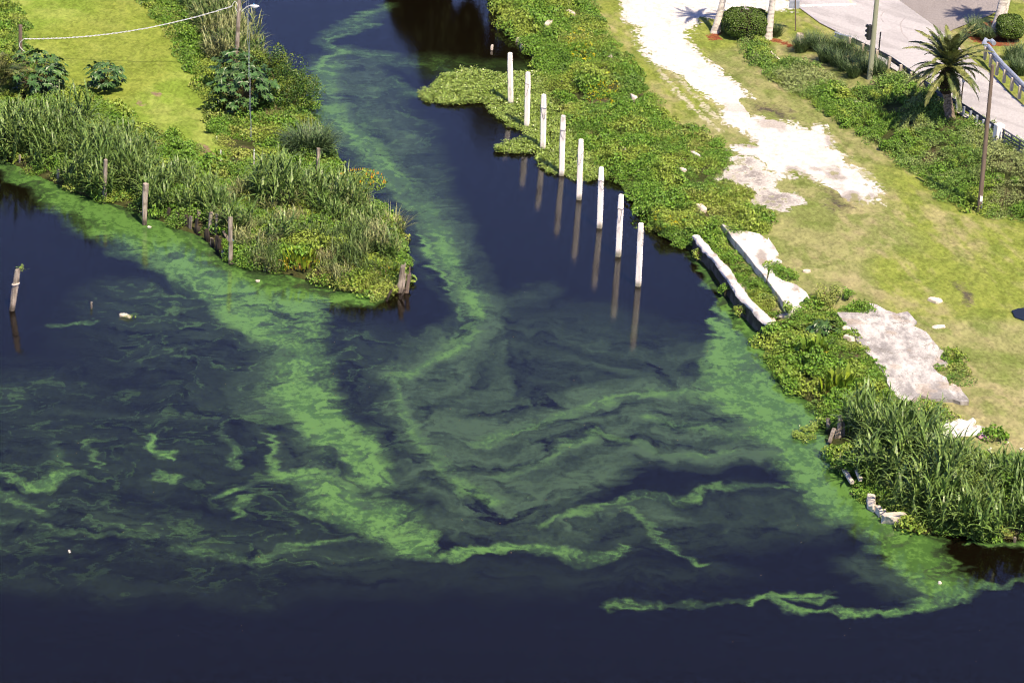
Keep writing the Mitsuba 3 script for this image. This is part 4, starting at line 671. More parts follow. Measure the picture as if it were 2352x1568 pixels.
RUB = [('02', 100, 320, .9, (.20, .55, .22), 'long white concrete chunk at the water edge near the picture top'), ('02', 75, 260, 1.0, (.22, .25, .2), 'white broken block above the long chunk at the water edge'), ('02', 340, 220, 1.1, (.24, .5, .45), 'upright white concrete block in the weeds'), ('02', 300, 240, .9, (.2, .2, .16), 'small white lump beside the upright block'),
  ('02', 535, 120, 1.1, (.2, .5, .2), 'pinkish concrete piece near the grass strip at the picture top'), ('02', 775, 765, .8, (.3, .22, .2), 'rounded pale rock in the weeds above the hyacinth'), ('02', 465, 715, .6, (.16, .3, .2), 'small pale block at the hyacinth edge'), ('02', 1120, 905, 1.0, (.2, .7, .22), 'long pale concrete slab end tilted in the weeds'), ('02', 905, 530, 1.0, (.25, .2, .12), 'scattered white chips in the upper weeds'),
  ('02', 1030, 1355, .8, (.28, .24, .24), 'pale rock among weeds beside the third far pile'), ('02', 1690, 1420, 1.1, (.16, .8, .14), 'thin white concrete strip in the weeds below the lawn edge'), ('02', 645, 985, .6, (.14, .14, .12), 'tiny pale rock beside the dark gap over the hyacinth'), ('02', 1160, 1550, .7, (.2, .25, .2), 'small rock near the pile row in the lower weeds'),
  ('12', 1735, 365, .9, (.22, .5, .25), 'rounded white boulder in the weeds above the bulkhead'), ('12', 1565, 25, .9, (.24, .2, .2), 'pale rock in the weeds left of the broken paving'), ('12', 1940, 780, 1.05, (.22, .6, .14), 'cracked concrete piece just behind the bulkhead'), ('12', 2130, 985, 1.05, (.25, .9, .12), 'long white broken ledge behind the bulkhead'), ('12', 2290, 1160, 1.0, (.3, .4, .15), 'white broken piece at the lower end of the bulkhead'), ('12', 1790, 600, 1.1, (.2, .4, .15), 'grey block behind the upper end of the bulkhead'),
  ('13', 355, 915, 1.1, (.2, .18, .1), 'small white chunk on the lawn near the strip slab'), ('13', 1535, 1180, 1.1, (.33, .4, .12), 'flat white chunk lying in the middle of the lawn'), ('13', 1570, 1430, 1.1, (.4, .2, .08), 'flat white shard on the lawn beside the big slab'), ('13', 140, 1290, .9, (.35, .2, .14), 'grey slab piece stacked at the lower end of the strip'), ('13', 40, 1330, .7, (.22, .22, .16), 'broken block below the strip slab'), ('13', 715, 1520, .7, (.25, .3, .2), 'pale rock under the edge of the big slab'), ('13', 740, 1610, .7, (.25, .3, .25), 'second pale rock under the big slab edge'),
  ('23', 950, 1480, .2, (.22, .75, .25), 'pale broken seawall block at the water edge under the cane'), ('23', 1020, 1550, .2, (.16, .5, .2), 'smaller seawall block continuing toward the big white one'), ('33', 1160, 60, .25, (.62, .3, .32), 'largest white seawall block at the water by the reed bed'), ('33', 1045, 12, .15, (.2, .2, .22), 'small rock left of the large white seawall block'), ('23', 800, 605, .7, (.14, .14, .1), 'small white stone above the split timber pile'), ('23', 1710, 385, 1.1, (.13, .2, .06), 'tiny white shard by the edge of the big slab'), ('23', 2195, 905, 1.08, (.07, .1, .04), 'white scrap on the lower lawn left of its neighbour'), ('23', 2330, 965, 1.08, (.1, .1, .04), 'white scrap on the lower lawn at the right edge'), ('23', 2040, 975, 1.08, (.06, .16, .04), 'narrow white scrap on the lower lawn near the small slab'),
  ('03', 820, 920, 1.6, (.2, .2, .12), 'pale stone on the weedy slope below the ornamental grass'), ('10', 1375, 515, .03, (.13, .13, .05), 'pale leafy scrap floating in the left algae'), ('11', 15, 1010, .03, (.12, .1, .05), 'pale floating scrap in the algae near the point'), ('11', 1290, 1070, .1, (.2, .25, .2), 'white concrete lump under the broad pile at the point'), ('33', 1575, 645, .03, (.09, .09, .07), 'white bobbing scrap in the bright algae stream'), ('30', 637, 360, .02, (.05, .16, .03), 'pale leaf drifting alone on the dark lake'), ('01', 2165, 445, .1, (.09, .09, .28), 'small grey stub sticking up in the shaded canal')]
TILE_XYZ = [(-0.36,45.46),(-0.58,46.64),(1.45,47.72),(1.15,47.79),(2.95,50.61),(4.82,35.72),(2.52,37.13),(7.32,32.27),(5.8,40.94),(6.58,22.78),(11.17,21.28),(3.87,31.06),(7.46,19.12),(11.2,11.5),(10.23,18.11),(12.28,3.53),(13.37,0.05),(14.27,-2.71),(11.4,6.56),(17.13,1.69),(24.39,-1.87),(24.22,-6.07),(15.44,-4.49),(14.82,-4.75),(18.87,-7.31),(18.92,-8.75),(18.77,-28.43),(19.09,-29.3),(19.78,-30.28),(19.22,-29.52),(18.67,-17.41),(24.29,-14.31),(26.38,-21.59),(27.07,-22.34),(25.36,-22.7),(22.3,32.6),(-22.15,5.99),(-14.95,-1.85),(-6.87,-1.91),(21.48,-36.87),(-20.88,-38.44),(-2.5,44.45)]
for i, ((tg_, a_, b_, z, s, lab), (x, y)) in enumerate(zip(RUB, TILE_XYZ)):
    k = thing('concrete_rubble' if i < 30 else 'stone_scrap', lab, 'rubble', 'pale rubble and scraps'); zz = z if i > 35 or z < .3 else float(gz(x, y)) + s[2] * .35
    put(k, rock(s, 300 + i), 'rubble', smooth=25, tw=mat4((x, y, zz), np.random.default_rng(i).uniform(-.5, .5) if max(s[:2]) > min(s[:2]) * 1.5 else i * 1.3))
    EXCL.append((x, y - .35, max(s[:2]) * .8 + .1))
k = thing('plastic_lid', 'dull pink round lid lying on the lower lawn', 'lid'); (x, y), = [(25.19,-21.39)]; m = trimesh.creation.cylinder(.32, .05, sections=20); put(k, m, 'pink_plastic', tw=mat4((x, y, 1.1)))

# rotten timber bulkhead along the left bank: upright boards
k = thing('timber_bulkhead', 'rotten dark bulkhead boards along the left bank behind the corner post', 'bulkhead')
c = np.array([(-21.5,7.49),(-20.04,6.21),(-18.69,4.56),(-17.71,2.52),(-16.95,0.56)]); ss = np.r_[0, np.cumsum(np.linalg.norm(np.diff(c, axis=0), axis=1))]; rng = np.random.default_rng(14)
for i, t in enumerate(np.cumsum(rng.choice([.29, .31, .62, .95], 14))):
    if t > ss[-1]: break
    x, y = np.interp(t, ss, c[:, 0]), np.interp(t, ss, c[:, 1]); h = rng.uniform(.45, 1.0)
    m = rough(box(.27, .08, h + .6, (0, 0, -.6), 0, .015).subdivide().subdivide(), .03, 4, i); put(k, m, 'grey_wood' if rng.uniform() < .4 else 'dark_wood', smooth=40, tw=mat4((x, y, 0), -.75 + rng.normal() * .15, 1, tuple(rng.normal(size=2) * .08)), part='board')
    if i % 2 == 0: EXCL.append((x + .05, y - .15, .5))
# ---------------------------------------------------------------- plants: shapes that are repeated
for (x, y), e in zip([(-9.8,12.69),(-13.45,19),(-12.61,-0.01),(-7.43,-1.36),(16.83,-10.83),(17.82,-14.99),(17.73,-6.89),(-32.25,28.58),(-27.95,29.93)], (1.5, 1.1, 1.0, .75, .7, .9, .8, 1.5, 1.3)): EXCL.append((x, y - .3, e))
def weed_patch(seed, n, R, H, L, W, up=1.0):
    rng = np.random.default_rng(seed); r = R * np.sqrt(rng.uniform(0, 1, n)); a = rng.uniform(0, 2 * PI, n)
    hump = H * (1 - (r / R) ** 2 * .75) * (.45 + .9 * meshkit.noise(np.c_[r * np.cos(a) * 4, r * np.sin(a) * 4, r * 0] + seed, seed))
    c = np.c_[r * np.cos(a), r * np.sin(a), hump * rng.uniform(.35, 1.05, n) ** .6]
    return trimesh.Trimesh(*leafquads(rng, c, L, W, up, 1.05), process=False)
def grass_tuft(seed, n, R, L, W, tilt=(.05, .7), curl=(.3, 1.4), seg=3, z0=-.05):
    rng = np.random.default_rng(seed); r = R * np.sqrt(rng.uniform(0, 1, n)); a = rng.uniform(0, 2 * PI, n)
    az = a + rng.normal(size=n) * .8
    return trimesh.Trimesh(*blades(rng, np.c_[r * np.cos(a), r * np.sin(a), np.full(n, z0)], az, L * rng.uniform(.6, 1.15, n), W * rng.uniform(.7, 1.2, n), rng.uniform(*tilt, n), rng.uniform(*curl, n), seg), process=False)
def cane_clump(seed, n=13, R=.5, H=1.15, L=1.05, W=.105, leaves=8, lean=.55):
    """stalks with long arching leaves"""
    rng = np.random.default_rng(seed); B, A, LL, WW, TT, CC = [], [], [], [], [], []
    parts = []
    for i in range(n):
        r = R * math.sqrt(rng.uniform()); a = rng.uniform(0, 2 * PI); h = H * rng.uniform(.6, 1.15); la = a + rng.normal() * .6; le = lean * rng.uniform(.1, 1) * h
        p0 = np.array([r * math.cos(a), r * math.sin(a), -.1]); p1 = p0 + [le * math.cos(la), le * math.sin(la), h]
        parts.append(tube([p0, (p0 + p1) / 2 + [0, 0, .05], p1], [.018, .015, .008], 3, False))
        az = rng.uniform(0, 2 * PI)
        for j in range(leaves):
            t = .25 + .75 * (j + 1) / leaves; B.append(p0 + (p1 - p0) * t); az += PI + rng.normal() * .5; A.append(az)
            LL.append(L * rng.uniform(.7, 1.2)); WW.append(W * rng.uniform(.7, 1.25)); top = j >= leaves - 2
            TT.append(rng.uniform(.1, .5) if top else rng.uniform(.45, .95)); CC.append(rng.uniform(.7, 1.7) if top else rng.uniform(.9, 1.8))
    parts.append(blades(rng, np.array(B), np.array(A), np.array(LL), np.array(WW), np.array(TT), np.array(CC), 4))
    return cat(parts)
def bush_mesh(seed, n, rad, L, W, clumps=14, up=.5, lift=.5):
    """leaves in uneven clumps over an ellipsoid, with gaps"""
    rng = np.random.default_rng(seed); d = rng.normal(size=(clumps, 3)); d[:, 2] = np.abs(d[:, 2]) * .9 - .25; d /= np.linalg.norm(d, axis=1, keepdims=True)
    ce = d * rng.uniform(.45, .82, (clumps, 1)); cs = rng.uniform(.26, .46, clumps)
    w = rng.integers(0, clumps, n); g = rng.normal(size=(n, 3)); g /= np.linalg.norm(g, axis=1, keepdims=True)
    o = g * (rng.uniform(.55, 1.0, (n, 1)) ** .5) * cs[w][:, None]; c = (ce[w] + o) * rad
    c[:, 2] += rad[2] * lift
    ok = c[:, 2] > .02
    return trimesh.Trimesh(*leafquads(rng, c[ok], L, W, up, .6, (g * .9)[ok]), process=False)
for i in range(3):
    shapegroup(f'weed_shape_{i}', weed_patch(10 + i, (170, 260, 380)[i], .75, .62, (.18, .12, .085)[i], (.13, .09, .06)[i]), 'weed_leaf')
    shapegroup(f'vine_shape_{i}', weed_patch(20 + i, (180, 240, 340)[i], .75, .45, (.17, .12, .09)[i], (.13, .09, .07)[i]), 'vine_leaf')
    shapegroup(f'slope_shape_{i}', weed_patch(30 + i, 230, .75, .6, .13, .065, .7), 'slope_leaf')
    shapegroup(f'mound_shape_{i}', bush_mesh(34 + i, (600, 800, 1100)[i], np.array([.95, .95, .6]), (.17, .13, .10)[i], (.12, .095, .07)[i], 13, .6, .45), 'weed_leaf')
    shapegroup(f'dry_shape_{i}', grass_tuft(40 + i, 80, .35, .75, .022, (.05, .9), (.3, 1.6)), 'dry_leaf')
    shapegroup(f'reed_shape_{i}', cane_clump(50 + i), 'reed_leaf')
    shapegroup(f'pale_reed_shape_{i}', cane_clump(60 + i, 15, .5, 1.2, .8, .06, 8, .4), 'pale_reed_leaf')
    shapegroup(f'meadow_shape_{i}', grass_tuft(65 + i, 90, .4, .5, .022, (.05, .8), (.2, 1.3)), 'weed_leaf')
    shapegroup(f'hyacinth_shape_{i}', (lambda rng: trimesh.Trimesh(*leafquads(rng, np.c_[(lambda r, a: (r * np.cos(a), r * np.sin(a)))(.22 * np.sqrt(rng.uniform(0, 1, 26)), rng.uniform(0, 2 * PI, 26))[0], rng.uniform(-.2, .2, 26), rng.uniform(.03, .22, 26)], .10, .10, 1.2, .55), process=False))(np.random.default_rng(70 + i)), 'hyacinth_leaf')
def scatter(key, label, group, polys, dens, smin, smax, seed, sink=.05, kind='stuff', base=None, edge=0.0, catname=None, gap=.0):
    """one 'stuff' object: copies of a few shapes over the polygons"""
    rng = np.random.default_rng(seed); k = thing(key, label, kind=kind); n = 0
    for poly in polys:
        poly = poly.buffer(-edge) if edge else poly
        if poly.is_empty: continue
        q = in_poly(rng, poly, int(poly.area * dens))
        for ex, ey, er in EXCL: q = q[(q[:, 0] - ex) ** 2 + (q[:, 1] - ey) ** 2 > er * er]
        if gap: q = q[meshkit.fbm(np.c_[q * .55, q[:, :1] * 0] + seed, 3, seed) > gap]
        zz = gz(q[:, 0], q[:, 1]) if base is None else np.full(len(q), base)
        for (x, y), z in zip(q, zz):
            n += 1; s = rng.uniform(smin, smax) * float(np.clip(.35 + 1.3 * meshkit.fbm(np.array([[x * .38, y * .38, seed * 3.3]]), 3, seed)[0], .5, 1.45)); tilt = rng.normal(size=2) * .12
            inst(f'{k}__{n:03d}', f'{group}_{rng.integers(0, 3)}', mat4((x, y, z - sink), rng.uniform(0, 2 * PI), s, tilt * s, sz=s * rng.uniform(.7, 1.4)))
    return k
LAWN_L = P([(-29.59,57.81),(-27.75,50.39),(-25.76,44.42),(-24.54,41.08),(-23.33,36.85),(-22.05,32.3),(-20.8,27.46),(-19.81,23.21),(-19.26,19.87),(-19.05,16),(-19.85,15.87),(-20.73,17.71),(-22.08,20.01),(-23.76,21.28),(-24.96,21.94),(-26.76,25.5),(-29.41,27.85),(-31.73,32.08),(-33.73,34.11),(-34.36,35.93),(-35.83,43.68),(-37.51,48.63),(-40.85,55.72)])
PEN = SHORE_L.intersection(P([(-41.64,56.6),(-20.17,60.58),(-5.37,16.69),(-4.22,-11.73),(-29.77,-15.21)]))
VEG_L = PEN.difference(LAWN_L)
LAWN_R = P([(3.76,62.73),(4.17,54.38),(5.26,47.93),(6.46,42.29),(7.32,38.51),(8.3,34.17),(8.86,32.18),(9.3,28.63),(9.99,27.63),(11.41,26.76),(12.77,24.8),(13.17,22.3),(12.56,18.72),(12.71,17.26),(13.48,15.76),(14.4,13.33),(15.18,11.31),(15.17,9.59)] + [(15.13,7.37),(15.51,1.98),(16.35,-0.36)] + [(16.96,-0.96),(17.62,-2.58),(18.45,-4.32),(20.26,-3.56),(24.65,-10.11)] + [(24.99,-15.71),(22.7,-18.08),(25.86,-20.27),(25.86,-21.4),(23.52,-21.7),(24.53,-23.11),(25.29,-23.98),(26.98,-24.18),(31.53,-26.18)] + [(60, 30), (60, 90), (0, 90)])
BANK = SHORE_R.intersection(P([(-3.98,63.58),(22.65,68.51),(28.46,-13.51),(29.17,-24.86),(27.54,-37.7),(-3.03,-41.27)])).difference(LAWN_R).difference(EMB)
for s in (SLAB1, SLAB1B, SLAB2, SLAB3): BANK = BANK.difference(s.buffer(.1))
BANK = BANK.difference(LineString(cl).buffer(.5))
REED_R = P([(17.87,-19.83),(18.91,-19.12),(20.15,-19.67),(20.9,-21.14),(21.74,-22.72),(22.5,-24.41),(23.69,-26.16),(24.99,-27.2),(27.47,-27.55),(26.95,-31.87),(24.2,-31.95),(21.56,-31),(20,-28.61),(18.69,-25.3),(17.81,-21.54)])
SLOPE = EMB.intersection(P([(13.82,50.14),(16.54,47.99),(16.71,41.91),(17.3,41.64),(18.43,41.46),(19.85,39.98),(21.08,36.81),(21.85,35.04),(23.02,35),(24.66,36.93),(25.75,36.64),(26.65,34.2),(27.58,31.59),(28.37,29.9),(29.44,27.63),(30.18,24.48),(30.56,22.83),(31.37,20.65),(33.74,14.53),(32.29,3.04),(12.16,0.12)]))
def polys(g): return list(getattr(g, 'geoms', [g]))
W1 = PEN.buffer(.3).intersection(P([(-29.18,54.4),(-22.3,55.66),(-19.71,41.36),(-17.43,35.89),(-13.27,27.34),(-17.74,19.71),(-29.18,54.4)])).difference(LAWN_L)
for lab, g in (('dark soil under the weeds of the left point, deepened for the shade between leaves', VEG_L), ('dark soil under the weeds of the right bank, deepened for the shade between leaves', BANK), ('dark soil under the weeds of the embankment, deepened for the shade between leaves', SLOPE)):
    g = g.buffer(-.25); gsheet('shaded_weedy_soil', lab, max(polys(g), key=lambda a: a.area), 'shaded_weedy_soil', .02, .5, .5)
scatter('bank_weeds', 'bright green creeping weeds covering the left point', 'weed_shape', polys(VEG_L), 1.9, .6, 1.2, 1, gap=.40)
scatter('bank_vines', 'mid green broad leaved vines on the left point', 'vine_shape', polys(VEG_L), 2.2, .7, 1.3, 2, gap=.40)
scatter('bank_weeds', 'bright yellow green weeds covering the right canal bank', 'weed_shape', polys(BANK), 2.7, .5, 1.05, 3, gap=.34)
scatter('bank_vines', 'dark green vine patches among the weeds on the right bank', 'vine_shape', polys(BANK), 2.2, .7, 1.15, 4, gap=.46)
scatter('bank_mounds', 'high rounded leafy mounds along the right water edge', 'mound_shape', polys(BANK.intersection(SHORE_R.exterior.buffer(2.6)).difference(REED_R)), .85, .6, 1.25, 5, .1)
scatter('bank_mounds', 'leafy mounds scattered over the right bank', 'mound_shape', polys(BANK), .16, .5, 1.1, 25, .1)
scatter('bank_mounds', 'leafy mounds among the cane of the left bank', 'mound_shape', polys(VEG_L), .3, .5, 1.2, 10, .1)
scatter('slope_weeds', 'tall mixed green weeds covering the road embankment', 'slope_shape', polys(SLOPE), 2.8, .6, 1.2, 6, gap=.33)
scatter('slope_mounds', 'leafy mounds along the foot of the embankment', 'mound_shape', polys(SLOPE.intersection(TOE_L.buffer(2.2))), 1.0, .5, 1.05, 7, .1)
scatter('slope_mounds', 'bushy weed clumps across the embankment', 'mound_shape', polys(SLOPE), .2, .4, .9, 27, .1)
scatter('slope_grass', 'loose bright grass on the embankment', 'meadow_shape', polys(SLOPE), 1.0, .7, 1.3, 8, gap=.5)
scatter('bank_grass', 'loose grass among the weeds of the right bank', 'meadow_shape', polys(BANK), .8, .6, 1.2, 9, gap=.48)
TIPM = P([(-18.25,7.93),(-16.96,11.2),(-14.9,12.3),(-12.77,12.63),(-9.64,9.99),(-7.55,5.78),(-6.77,3.33),(-7.33,1.46),(-8.64,1.98),(-10.96,2),(-12.55,2.49),(-15,1.06),(-16.49,0.49),(-17.74,2.81),(-18.8,5.59)])
MIDM = P([(-31.45,18.37),(-29.79,20.33),(-27.99,21.47),(-25.79,21.82),(-23.73,16.28),(-20.63,10.37),(-20.9,8.02),(-22.81,8.5),(-27.02,10.18),(-29.56,12.94),(-31.5,15.06),(-33.62,16.37),(-34.27,20.46)])
REEDS_L1 = P([(-34.05,19.09),(-31.01,15.42),(-28.37,12.21),(-24.29,9.7),(-20.73,6.43),(-18.4,4.18),(-17.23,2.89),(-18.39,9.44),(-20.64,13),(-23.67,15.75),(-27.47,17.62),(-31.86,21.14)])
scatter('reed_bed', 'tall green cane filling the middle of the left bank', 'reed_shape', polys(MIDM.intersection(PEN)), .75, .85, 1.35, 11, gap=.36)
scatter('reed_bed', 'cane fringe hanging over the algae along the left bank', 'reed_shape', polys(REEDS_L1.intersection(PEN)), .7, .75, 1.2, 12, gap=.36)
scatter('reed_bed', 'pale tall grass along the front edge of the point', 'pale_reed_shape', polys(P([(-15.98,0.46),(-14.13,2.88),(-11.61,3.98),(-8.95,2.92),(-7.59,1.68),(-7.23,-2.8),(-8.32,-3.44),(-10.66,-2.4),(-12.74,-1.59),(-14.86,-0.64)]).intersection(PEN)), 1.0, .7, 1.15, 42, gap=.36)
scatter('reed_bed', 'tall green cane covering the end of the point', 'reed_shape', polys(TIPM.intersection(PEN)), .7, .7, 1.2, 13, gap=.40)
scatter('reed_bed', 'pale cane mixed into the point', 'pale_reed_shape', polys(TIPM.union(P([(-15.07,1.76),(-11.13,4.52),(-7.33,1.46),(-7.36,-2.73),(-9.65,-2.37),(-12.2,-2.05),(-14.85,-0.69)])).intersection(PEN)), .45, .5, .95, 14)
DRYM = P([(-24.1,48.49),(-21.75,49.98),(-19.6,40.07),(-17.91,34.55),(-18.91,32.5),(-21,35.93),(-22.76,41.52)])
scatter('reed_bed', 'pale dry looking cane beside the street lamp pole', 'pale_reed_shape', polys(DRYM), 1.5, .9, 1.4, 15)
scatter('reed_bed', 'dense tall cane bed at the lower right water edge', 'reed_shape', polys(REED_R.intersection(SHORE_R)), 1.25, .8, 1.25, 16)
scatter('dry_grass', 'straw coloured dead grass on the point', 'dry_shape', polys(P([(-14.53,7.73),(-11.54,10.47),(-9.46,6.99),(-8.44,-1.51),(-8.09,-3.18),(-10.66,-2.38),(-11.91,0.8),(-14.16,3.34)]).intersection(PEN)), 2.6, .6, 1.1, 17)
scatter('dry_grass', 'straw coloured dead stalks beside the tall dark shrub on the canal side', 'dry_shape', polys(P([(-17,24.1),(-16.54,32.26),(-15.39,28.79),(-15.68,21.73),(-16.43,20.76)])), 3, .9, 1.5, 18)
scatter('dry_grass', 'straw coloured tufts through the left bank cane', 'dry_shape', polys(REEDS_L1.union(MIDM).intersection(PEN)), .4, .7, 1.1, 19)
scatter('dry_grass', 'dead straw at the edge of the right bank', 'dry_shape', polys(BANK.intersection(SHORE_R.exterior.buffer(1.2))), .22, .5, .9, 20)
HY = [P([(-7.54,33.24),(-7.1,33.08),(-6.8,34.76),(-6.11,36.05),(-5.8,37.53),(-5.08,38.37),(-4.37,39.46),(-3.6,39.22),(-2.85,38.99),(-1.71,38.7),(0.91,39.86),(0.7,32.75),(-1.2,32.67),(-2.67,32.43),(-4.12,31.96),(-5.57,31.72),(-6.62,32.24)]),
      P([(-2.3,32.49),(-0.84,32.61),(-0.54,32.54),(0.54,39.08),(1.52,39.24),(2.58,37.74),(3.12,33.61),(3.86,31.44),(4.88,28.47),(5.37,26.13),(5.71,23.4),(6.12,20.38),(5.55,19.2),(4.3,19.41),(2.77,19.86),(1.23,19.76),(1,21.6),(1.34,22.29),(1.05,23.09),(0.18,24.23),(0.02,25.71),(0.22,26.4),(0.06,27.25),(-0.3,27.63),(-1.17,27.94),(-1.49,29),(-1.87,30.05),(-2.48,30.86)]),
      P([(-1.63,22.88),(-1.11,24.89),(-0.26,25.02),(0.61,24.3),(0.7,23.03),(0.07,22.51),(-0.63,22.4),(-1.06,22.54)]), P([(1.52,19.44),(1.93,20.12),(5.7,20.5),(5.48,19.64),(4.85,18.72),(4.3,18.23),(3.88,18.06),(3.19,18.26),(2.56,19.39),(2.08,18.91)]),
      P([(15.23,-20.5),(15.48,-19.61),(15.87,-18.99),(16.33,-18.06),(16.59,-17.73),(16.98,-17.97),(16.92,-19),(16.67,-20.17),(16.19,-20.52),(15.7,-20.87)]), P([(-8.18,-4.35),(-8.18,-3.34),(-7.89,-2.78),(-7.51,-2.9),(-7.4,-3.73),(-7.63,-4.1),(-7.92,-4.57)])]
hl = ['large floating mat of water hyacinth reaching out from the right bank', 'water hyacinth mat around the far concrete piles', 'small detached hyacinth raft beside the third far pile', 'lower fringe of the hyacinth mat', 'small yellowish hyacinth raft in the bright algae at the right bank', 'tiny hyacinth raft at the tip of the point']
for i, (g, l) in enumerate(zip(HY, hl)):
    scatter('water_hyacinth', l, 'hyacinth_shape', [ragged(g, .2, .35, 1.1, 60 + i)], 21, .8, 1.25, 30 + i, 0, base=.0)
def flowers(key, label, poly, n, h, mat, seed, s=.06, base=None):
    rng = np.random.default_rng(seed); q = in_poly(rng, poly, n); q = q[meshkit.fbm(np.c_[q * .8, q[:, :1] * 0] + seed, 3, seed) > .44]
    z = (gz(q[:, 0], q[:, 1]) if base is None else np.full(len(q), base)) + rng.uniform(.75, 1.1, len(q)) * h
    k = thing(key, label, kind='stuff'); put(k, trimesh.Trimesh(*leafquads(rng, np.repeat(np.c_[q, z], 3, 0) + rng.normal(size=(3 * len(q), 3)) * .05, s, s, 1, .8), process=False), mat)
flowers('yellow_flowers', 'small yellow flowers through the weeds above the hyacinth', P([(2.58,43.75),(3.8,45.99),(4.72,42.62),(4.56,40.61),(5.74,35.52),(6.32,33.98),(6.15,30.5),(5.39,24.85),(4.69,26.26),(3.81,37.1),(3.21,38.92)]), 330, .6, 'flower_yellow', 51)
flowers('yellow_flowers', 'a few yellow flowers in the bush by the bulkhead', P([(8.29,10.81),(10.03,10.88),(10.26,9.21),(9.44,8.33),(8.39,8.93)]), 60, .9, 'flower_yellow', 52)

# ---------------------------------------------------------------- single plants
def bush(name, label, x, y, rad, leafmat, seed, n, L, W, group=None, z=None, clumps=14, cat_='shrub', extra=None):
    k = thing(name, label, cat_, group); z = float(gz(x, y)) if z is None else z
    put(k, bush_mesh(seed, n, np.asarray(rad), L, W, clumps), leafmat, tw=mat4((x, y, z)), part='foliage')
    st = cat([tube([(0, 0, -.2), (.12 * math.cos(a) * rad[0], .12 * math.sin(a) * rad[1], rad[2] * .4), (.5 * math.cos(a) * rad[0], .5 * math.sin(a) * rad[1], rad[2] * .95)], [.05, .035, .015], 5) for a in np.arange(5) * 1.26])
    put(k, st, 'stem', tw=mat4((x, y, z)), part='stem')
    return k
def palmate(s):
    a = np.linspace(-2.5, 2.5, 8); v = [(0, 0, 0)]
    for i, t in enumerate(a):
        r = s * (1 - .12 * abs(t)); v.append((r * math.cos(t), r * math.sin(t), -.16 * r))
        if i < 7: tm = (t + a[i + 1]) / 2; v.append((.52 * s * math.cos(tm), .52 * s * math.sin(tm), .02 * s))
    return trimesh.Trimesh(np.array(v), np.array([(0, j, j + 1) for j in range(1, 15)]), process=False)
LEAF_CASTOR = ply(palmate(.42), 'castor_leaf')
def castor(label, x, y, R, H, n, seed, name='castor_shrub'):
    rng = np.random.default_rng(seed); k = thing(name, label, 'shrub'); z = float(gz(x, y)); st = []
    g = rng.normal(size=(n, 3)); g[:, 2] = g[:, 2] * .8 + .25; g /= np.linalg.norm(g, axis=1, keepdims=True)
    c = g * np.array([R, R, H * .5]) * rng.uniform(.62, 1.05, (n, 1)) + [0, 0, H * .55]
    for i in range(n):
        az = math.atan2(g[i, 1], g[i, 0]) + rng.normal() * .5; tl = rng.uniform(.15, .75); s = rng.uniform(.75, 1.2)
        m = trimesh.transformations.euler_matrix(rng.normal() * .25, tl, az, 'sxyz'); m[:3, :3] *= s; m[:3, 3] = c[i] + [x, y, z]
        put(k, dict(LEAF_CASTOR), None, tw=T(m), part='leaf')
        if i % 2 == 0: st.append(tube([(0, 0, H * .25), c[i] * .6 + [0, 0, H * .05], c[i]], [.025, .018, .008], 4, False))
    st.append(tube([(0, 0, -.2), (.05, 0, H * .4), (0, .05, H * .8)], [.07, .06, .03], 6)); put(k, cat(st), 'stem', tw=mat4((x, y, z)), part='stem')
(a, b, c, d, e, f_) = [(-32.08,27.41),(-27.8,28.75),(-18.32,25.46),(-19.36,29.51),(-17.63,27.98),(17.64,-7.87)]
castor('dark green large leaved shrub at the left edge of the lawn above the cane', *a, 1.95, 2.9, 170, 1); castor('small large leaved shrub standing alone on the left lawn', *b, 1.3, 2.0, 80, 2)
castor('tall dark large leaved shrub below the street lamp pole', *c, 2.1, 3.5, 220, 3); castor('large leaved shrub behind its taller neighbour under the street lamp pole', *d, 1.5, 3.0, 100, 4)
castor('low large leaved shrub between the two long concrete slabs', *f_, .9, .8, 34, 5)
BU = [(-15.89,27.81),(-14.99,31.14),(-16.41,36.06),(-14.2,24.55),(-9.81,12.81),(-7.67,-1.65),(-6.64,0.59),(18.09,-3.12),(19.28,-2.28),(9.31,9.89),(7.72,10.8),(-34.46,26.11),(25.2,-28.02),(-18.63,6.47),(11.84,41.8),(20.11,-6.48)]
bush('round_shrub', 'bushy dark shrub with yellow green tips overhanging the canal', *BU[0], (2.2, 2.1, 2.3), 'dark_leaf', 1, 6000, .15, .09, clumps=22)
bush('round_shrub', 'yellow green tipped shrub furthest out over the canal water', *BU[1], (1.5, 1.6, 1.5), 'dark_leaf', 2, 2600, .13, .08, clumps=18)
bush('round_shrub', 'yellow green shrub behind the dark one, below the lamp pole', *BU[2], (1.3, 1.3, 1.4), 'tip_leaf', 3, 1800, .13, .08, clumps=16)
bush('round_shrub', 'lower yellow green skirt of the canal side shrub above the arching grass', *BU[3], (1.0, .8, .65), 'tip_leaf', 4, 900, .13, .08)
(sa, sb) = [(-19.56,25.58),(-17.33,31.83)]
bush('round_shrub', 'dark leafy shrub at the lawn edge left of the big large leaved shrub', *sa, (1.3, 1.3, 1.3), 'dark_leaf', 31, 1900, .17, .11, clumps=16)
bush('round_shrub', 'tall dark shrub just behind the canal side shrub by the lamp pole', *sb, (1.5, 1.5, 2.2), 'dark_leaf', 32, 3000, .16, .10, clumps=20)
k = bush('flowering_shrub', 'green shrub dotted with orange flower spikes on the canal side of the point', *BU[4], (1.7, 1.9, 1.15), 'weed_leaf', 5, 2400, .14, .09, clumps=20)
rng = np.random.default_rng(8); z = float(gz(*BU[4])); fl = []
for i in range(60):
    a = rng.uniform(0, 2 * PI); r = math.sqrt(rng.uniform()) * 1.05; fl.append(tube([(1.7 * r * math.cos(a), 1.9 * r * math.sin(a), 1.15 * (1.5 - .6 * r)), (1.7 * r * math.cos(a) + .02, 1.9 * r * math.sin(a), 1.15 * (1.5 - .6 * r) + .16)], [.028, .008], 4))
